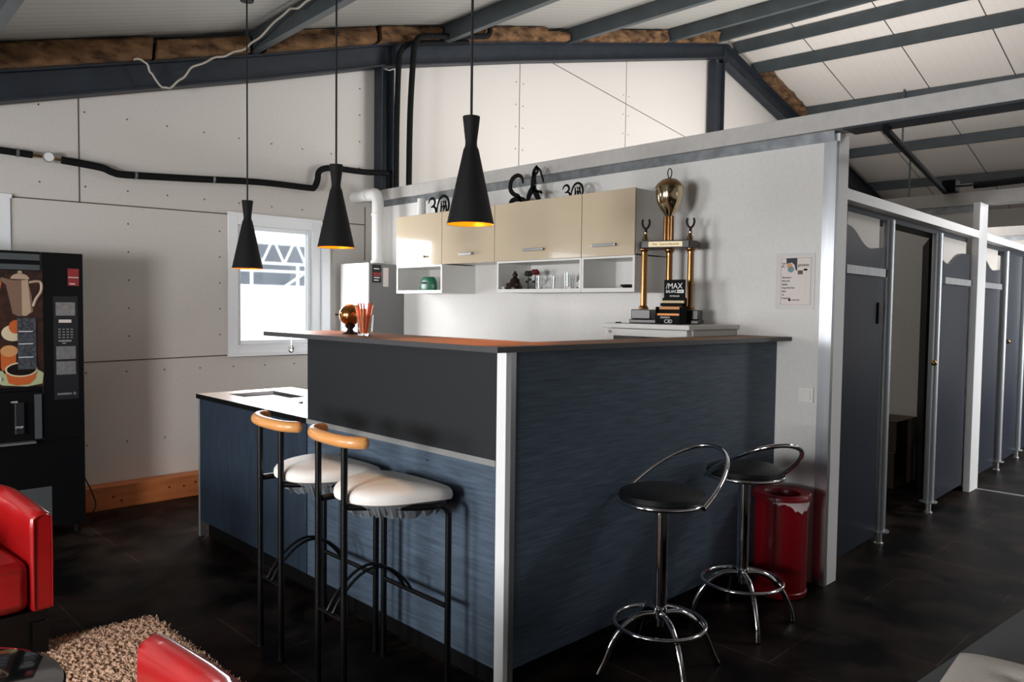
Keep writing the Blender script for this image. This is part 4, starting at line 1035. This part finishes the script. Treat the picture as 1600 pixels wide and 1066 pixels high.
# ------------------------------------------------------------------ shaggy rug
t = thing('shaggy_rug', 'beige shaggy rug on the dark floor between the red chairs', 'rug', (0, 0, 0))
RC = [(1.157, 3.358), (-.25, 3.47), (-.42, 1.35), (1.19, 1.30)]
MB().prism(RC, .012, 'z', .0005).build('backing', 'rug', t)
b = bmesh.new(); rnd = random.Random(3)
def inq(u, v):
    a = Vector(RC[1]).lerp(Vector(RC[0]), u); c = Vector(RC[2]).lerp(Vector(RC[3]), u); return a.lerp(c, v)
NU, NV = 230, 300; rows = []
for j in range(NV+1):
    row = []
    for i in range(NU+1):
        u, v = .35+.65*i/NU, j/NV; p = inq(u, v); q = Vector((p.x, p.y, 0))
        e = min(1, (1-u)*90, v*90, (1-v)*90)
        h = .022+.010*noise.noise(q*55)+.009*noise.noise(q*120+Vector((3, 1, 0)))+.004*rnd.random()
        w = Vector((noise.noise(q*70+Vector((9, 0, 0))), noise.noise(q*70+Vector((0, 9, 0))), 0))*.007
        row.append(b.verts.new((p.x+w.x, p.y+w.y, .0128+h*max(.05, e)**.5)))
    rows.append(row)
for a, c in zip(rows, rows[1:]):
    for k in range(NU): b.faces.new([a[k], c[k], c[k+1], a[k+1]])
for i in range(9000):
    edge = rnd.random() < .35
    u = 1-.012*rnd.random() if edge and rnd.random() < .5 else .4+.6*rnd.random(); v = rnd.random() if u > .988 or not edge else .012*rnd.random(); p = inq(u, v)
    h = .016+.016*rnd.random(); a = rnd.random()*2*PI; lean = .018*rnd.random(); wd = .003
    dx, dy = math.cos(a)*wd, math.sin(a)*wd; l = rnd.random()*2*PI
    tx_, ty_ = p.x+lean*math.cos(l), p.y+lean*math.sin(l)
    v0 = b.verts.new((p.x-dx, p.y-dy, .0128)); v1 = b.verts.new((p.x+dx, p.y+dy, .0128)); v2 = b.verts.new((tx_+dx*.6, ty_+dy*.6, .0128+h)); v3 = b.verts.new((tx_-dx*.6, ty_-dy*.6, .0128+h*.95))
    b.faces.new((v0, v1, v2, v3))
me = bpy.data.meshes.new('pile'); b.to_mesh(me); b.free(); me.materials.append(M('rug'))
o = bpy.data.objects.new('pile', me); C.objects.link(o); o.parent = t; o['kind'] = 'stuff'

# ------------------------------------------------------------------ grey day bed with cream cushion
t = thing('day_bed', 'low grey upholstered bench in the lower right corner', 'bench')
MB().prism([(1.75, -.55), (1.75, .68), (3.5, .525), (3.5, -.6)], .22, 'z', .20).build('mattress', 'sofa_grey', t, bevel=.01)
MB().prism([(1.80, -.50), (1.80, .62), (3.45, .47), (3.45, -.55)], .139, 'z', .06).build('frame', 'kick', t)
for x, y in ((1.85, -.4), (1.85, .5), (3.35, -.45), (3.35, .38)): MB().box(x-.025, x+.025, y-.025, y+.025, 0, .0595).build('leg', 'kick', t)
def cushion():
    b = MB(); N = 24; S = (.50, .46)
    g = {}
    for side in (1, -1):
        for i in range(N+1):
            for j in range(N+1):
                u, v = i/N*2-1, j/N*2-1
                if side == -1 and (i in (0, N) or j in (0, N)): g[side, i, j] = g[1, i, j]; continue
                e = max(0, (1-abs(u)**4)*(1-abs(v)**4))**.45; h = .038*e
                for (bu, bv) in ((-.4, -.4), (.4, -.4), (-.4, .4), (.4, .4), (0, 0), (-.4, 0), (.4, 0), (0, .4), (0, -.4)):
                    d2 = (u-bu)**2+(v-bv)**2; h -= .016*math.exp(-d2/.012)*e
                g[side, i, j] = b.bm.verts.new((u*S[0]/2, v*S[1]/2, .040+side*h))
    fs = []
    for side in (1, -1):
        for i in range(N):
            for j in range(N):
                q = [g[side, i, j], g[side, i+1, j], g[side, i+1, j+1], g[side, i, j+1]]
                fs.append(b.bm.faces.new(q))
    b.faces(fs); return b
cb = cushion(); o = cb.build('quilted_cushion', 'cushion_cream', smooth=True)
o.location = (2.03, .345, .4215); o.rotation_euler = (0, 0, math.radians(4)); tag(o, 'cream button-tufted cushion lying on the grey bench', 'cushion')

# ------------------------------------------------------------------ yard seen through the window
stru(MB().box(-12, 14, 5.9, 45, -.5, -.3).build('ground', 'snow_ground'))
t = thing('white_truss', 'white lattice truss structure outside the window', 'truss')
b = MB(); Y = 12.0
for z in (2.46, 2.05, 1.92): b.tube([(4.6, Y, z), (8.5, Y, z)], .022, 8)
k = 4.7
while k < 7.4:
    b.tube([(k, Y, 2.05), (k+.2, Y, 2.46)], .018, 6); b.tube([(k+.2, Y, 2.46), (k+.4, Y, 2.05)], .018, 6); k += .4
for x in (5.45, 5.72, 6.55, 6.78, 7.0): b.tube([(x, Y, -.3), (x, Y, 2.05)], .025, 8)
b.tube([(6.2, Y, 1.6), (6.75, Y, 1.95)], .02, 8)
b.tube([(4.5, Y, 1.2), (8.5, Y, 1.2)], .10, 8)
b.build('lattice', 'truss_white', t)
t = thing('far_hall', 'grey hall front behind the white truss outside', 'building')
b = MB(); b.box(9.6, 13.2, 22, 22.3, 1.94, 3.2); b.build('facade', 'hall_dark', t)
b = MB(); b.box(8.6, 15.0, 21.5, 22.4, -.3, 1.935); b.build('plinth_wall', 'truss_white', t)
for i in range(5):
    tag(MB().box(4.6+.65*i, 5.05+.65*i, 9.8, 10.2, .45+.0, .60+.04*(i % 2)).build('parked_crate', 'hall_dark'), ['leftmost', 'second', 'third', 'fourth', 'fifth'][i]+' pale crate from the left on the low wall outside', 'crate', 'crates outside the window')
tag(MB().box(3.6, 9, 9.7, 10.4, -.3, .449).build('loading_bench', 'truss_white'), 'low white wall outside the window', 'wall')

# ------------------------------------------------------------------ put every thing's Empty at the thing's base
bpy.context.view_layer.update()
for o in list(scene.objects):
    if o.type == 'EMPTY' and o.parent is None and o.location.length < 1e-6:
        pts = []
        for ch in o.children_recursive:
            if ch.type == 'MESH': pts += [ch.matrix_world @ Vector(c) for c in ch.bound_box]
        if not pts: continue
        base = Vector(((min(p.x for p in pts)+max(p.x for p in pts))/2, (min(p.y for p in pts)+max(p.y for p in pts))/2, min(p.z for p in pts)))
        o.location = base
        for ch in o.children: ch.location = ch.location-base
tr = bpy.data.objects['trophy']; tr.rotation_euler = (0, 0, math.radians(24))
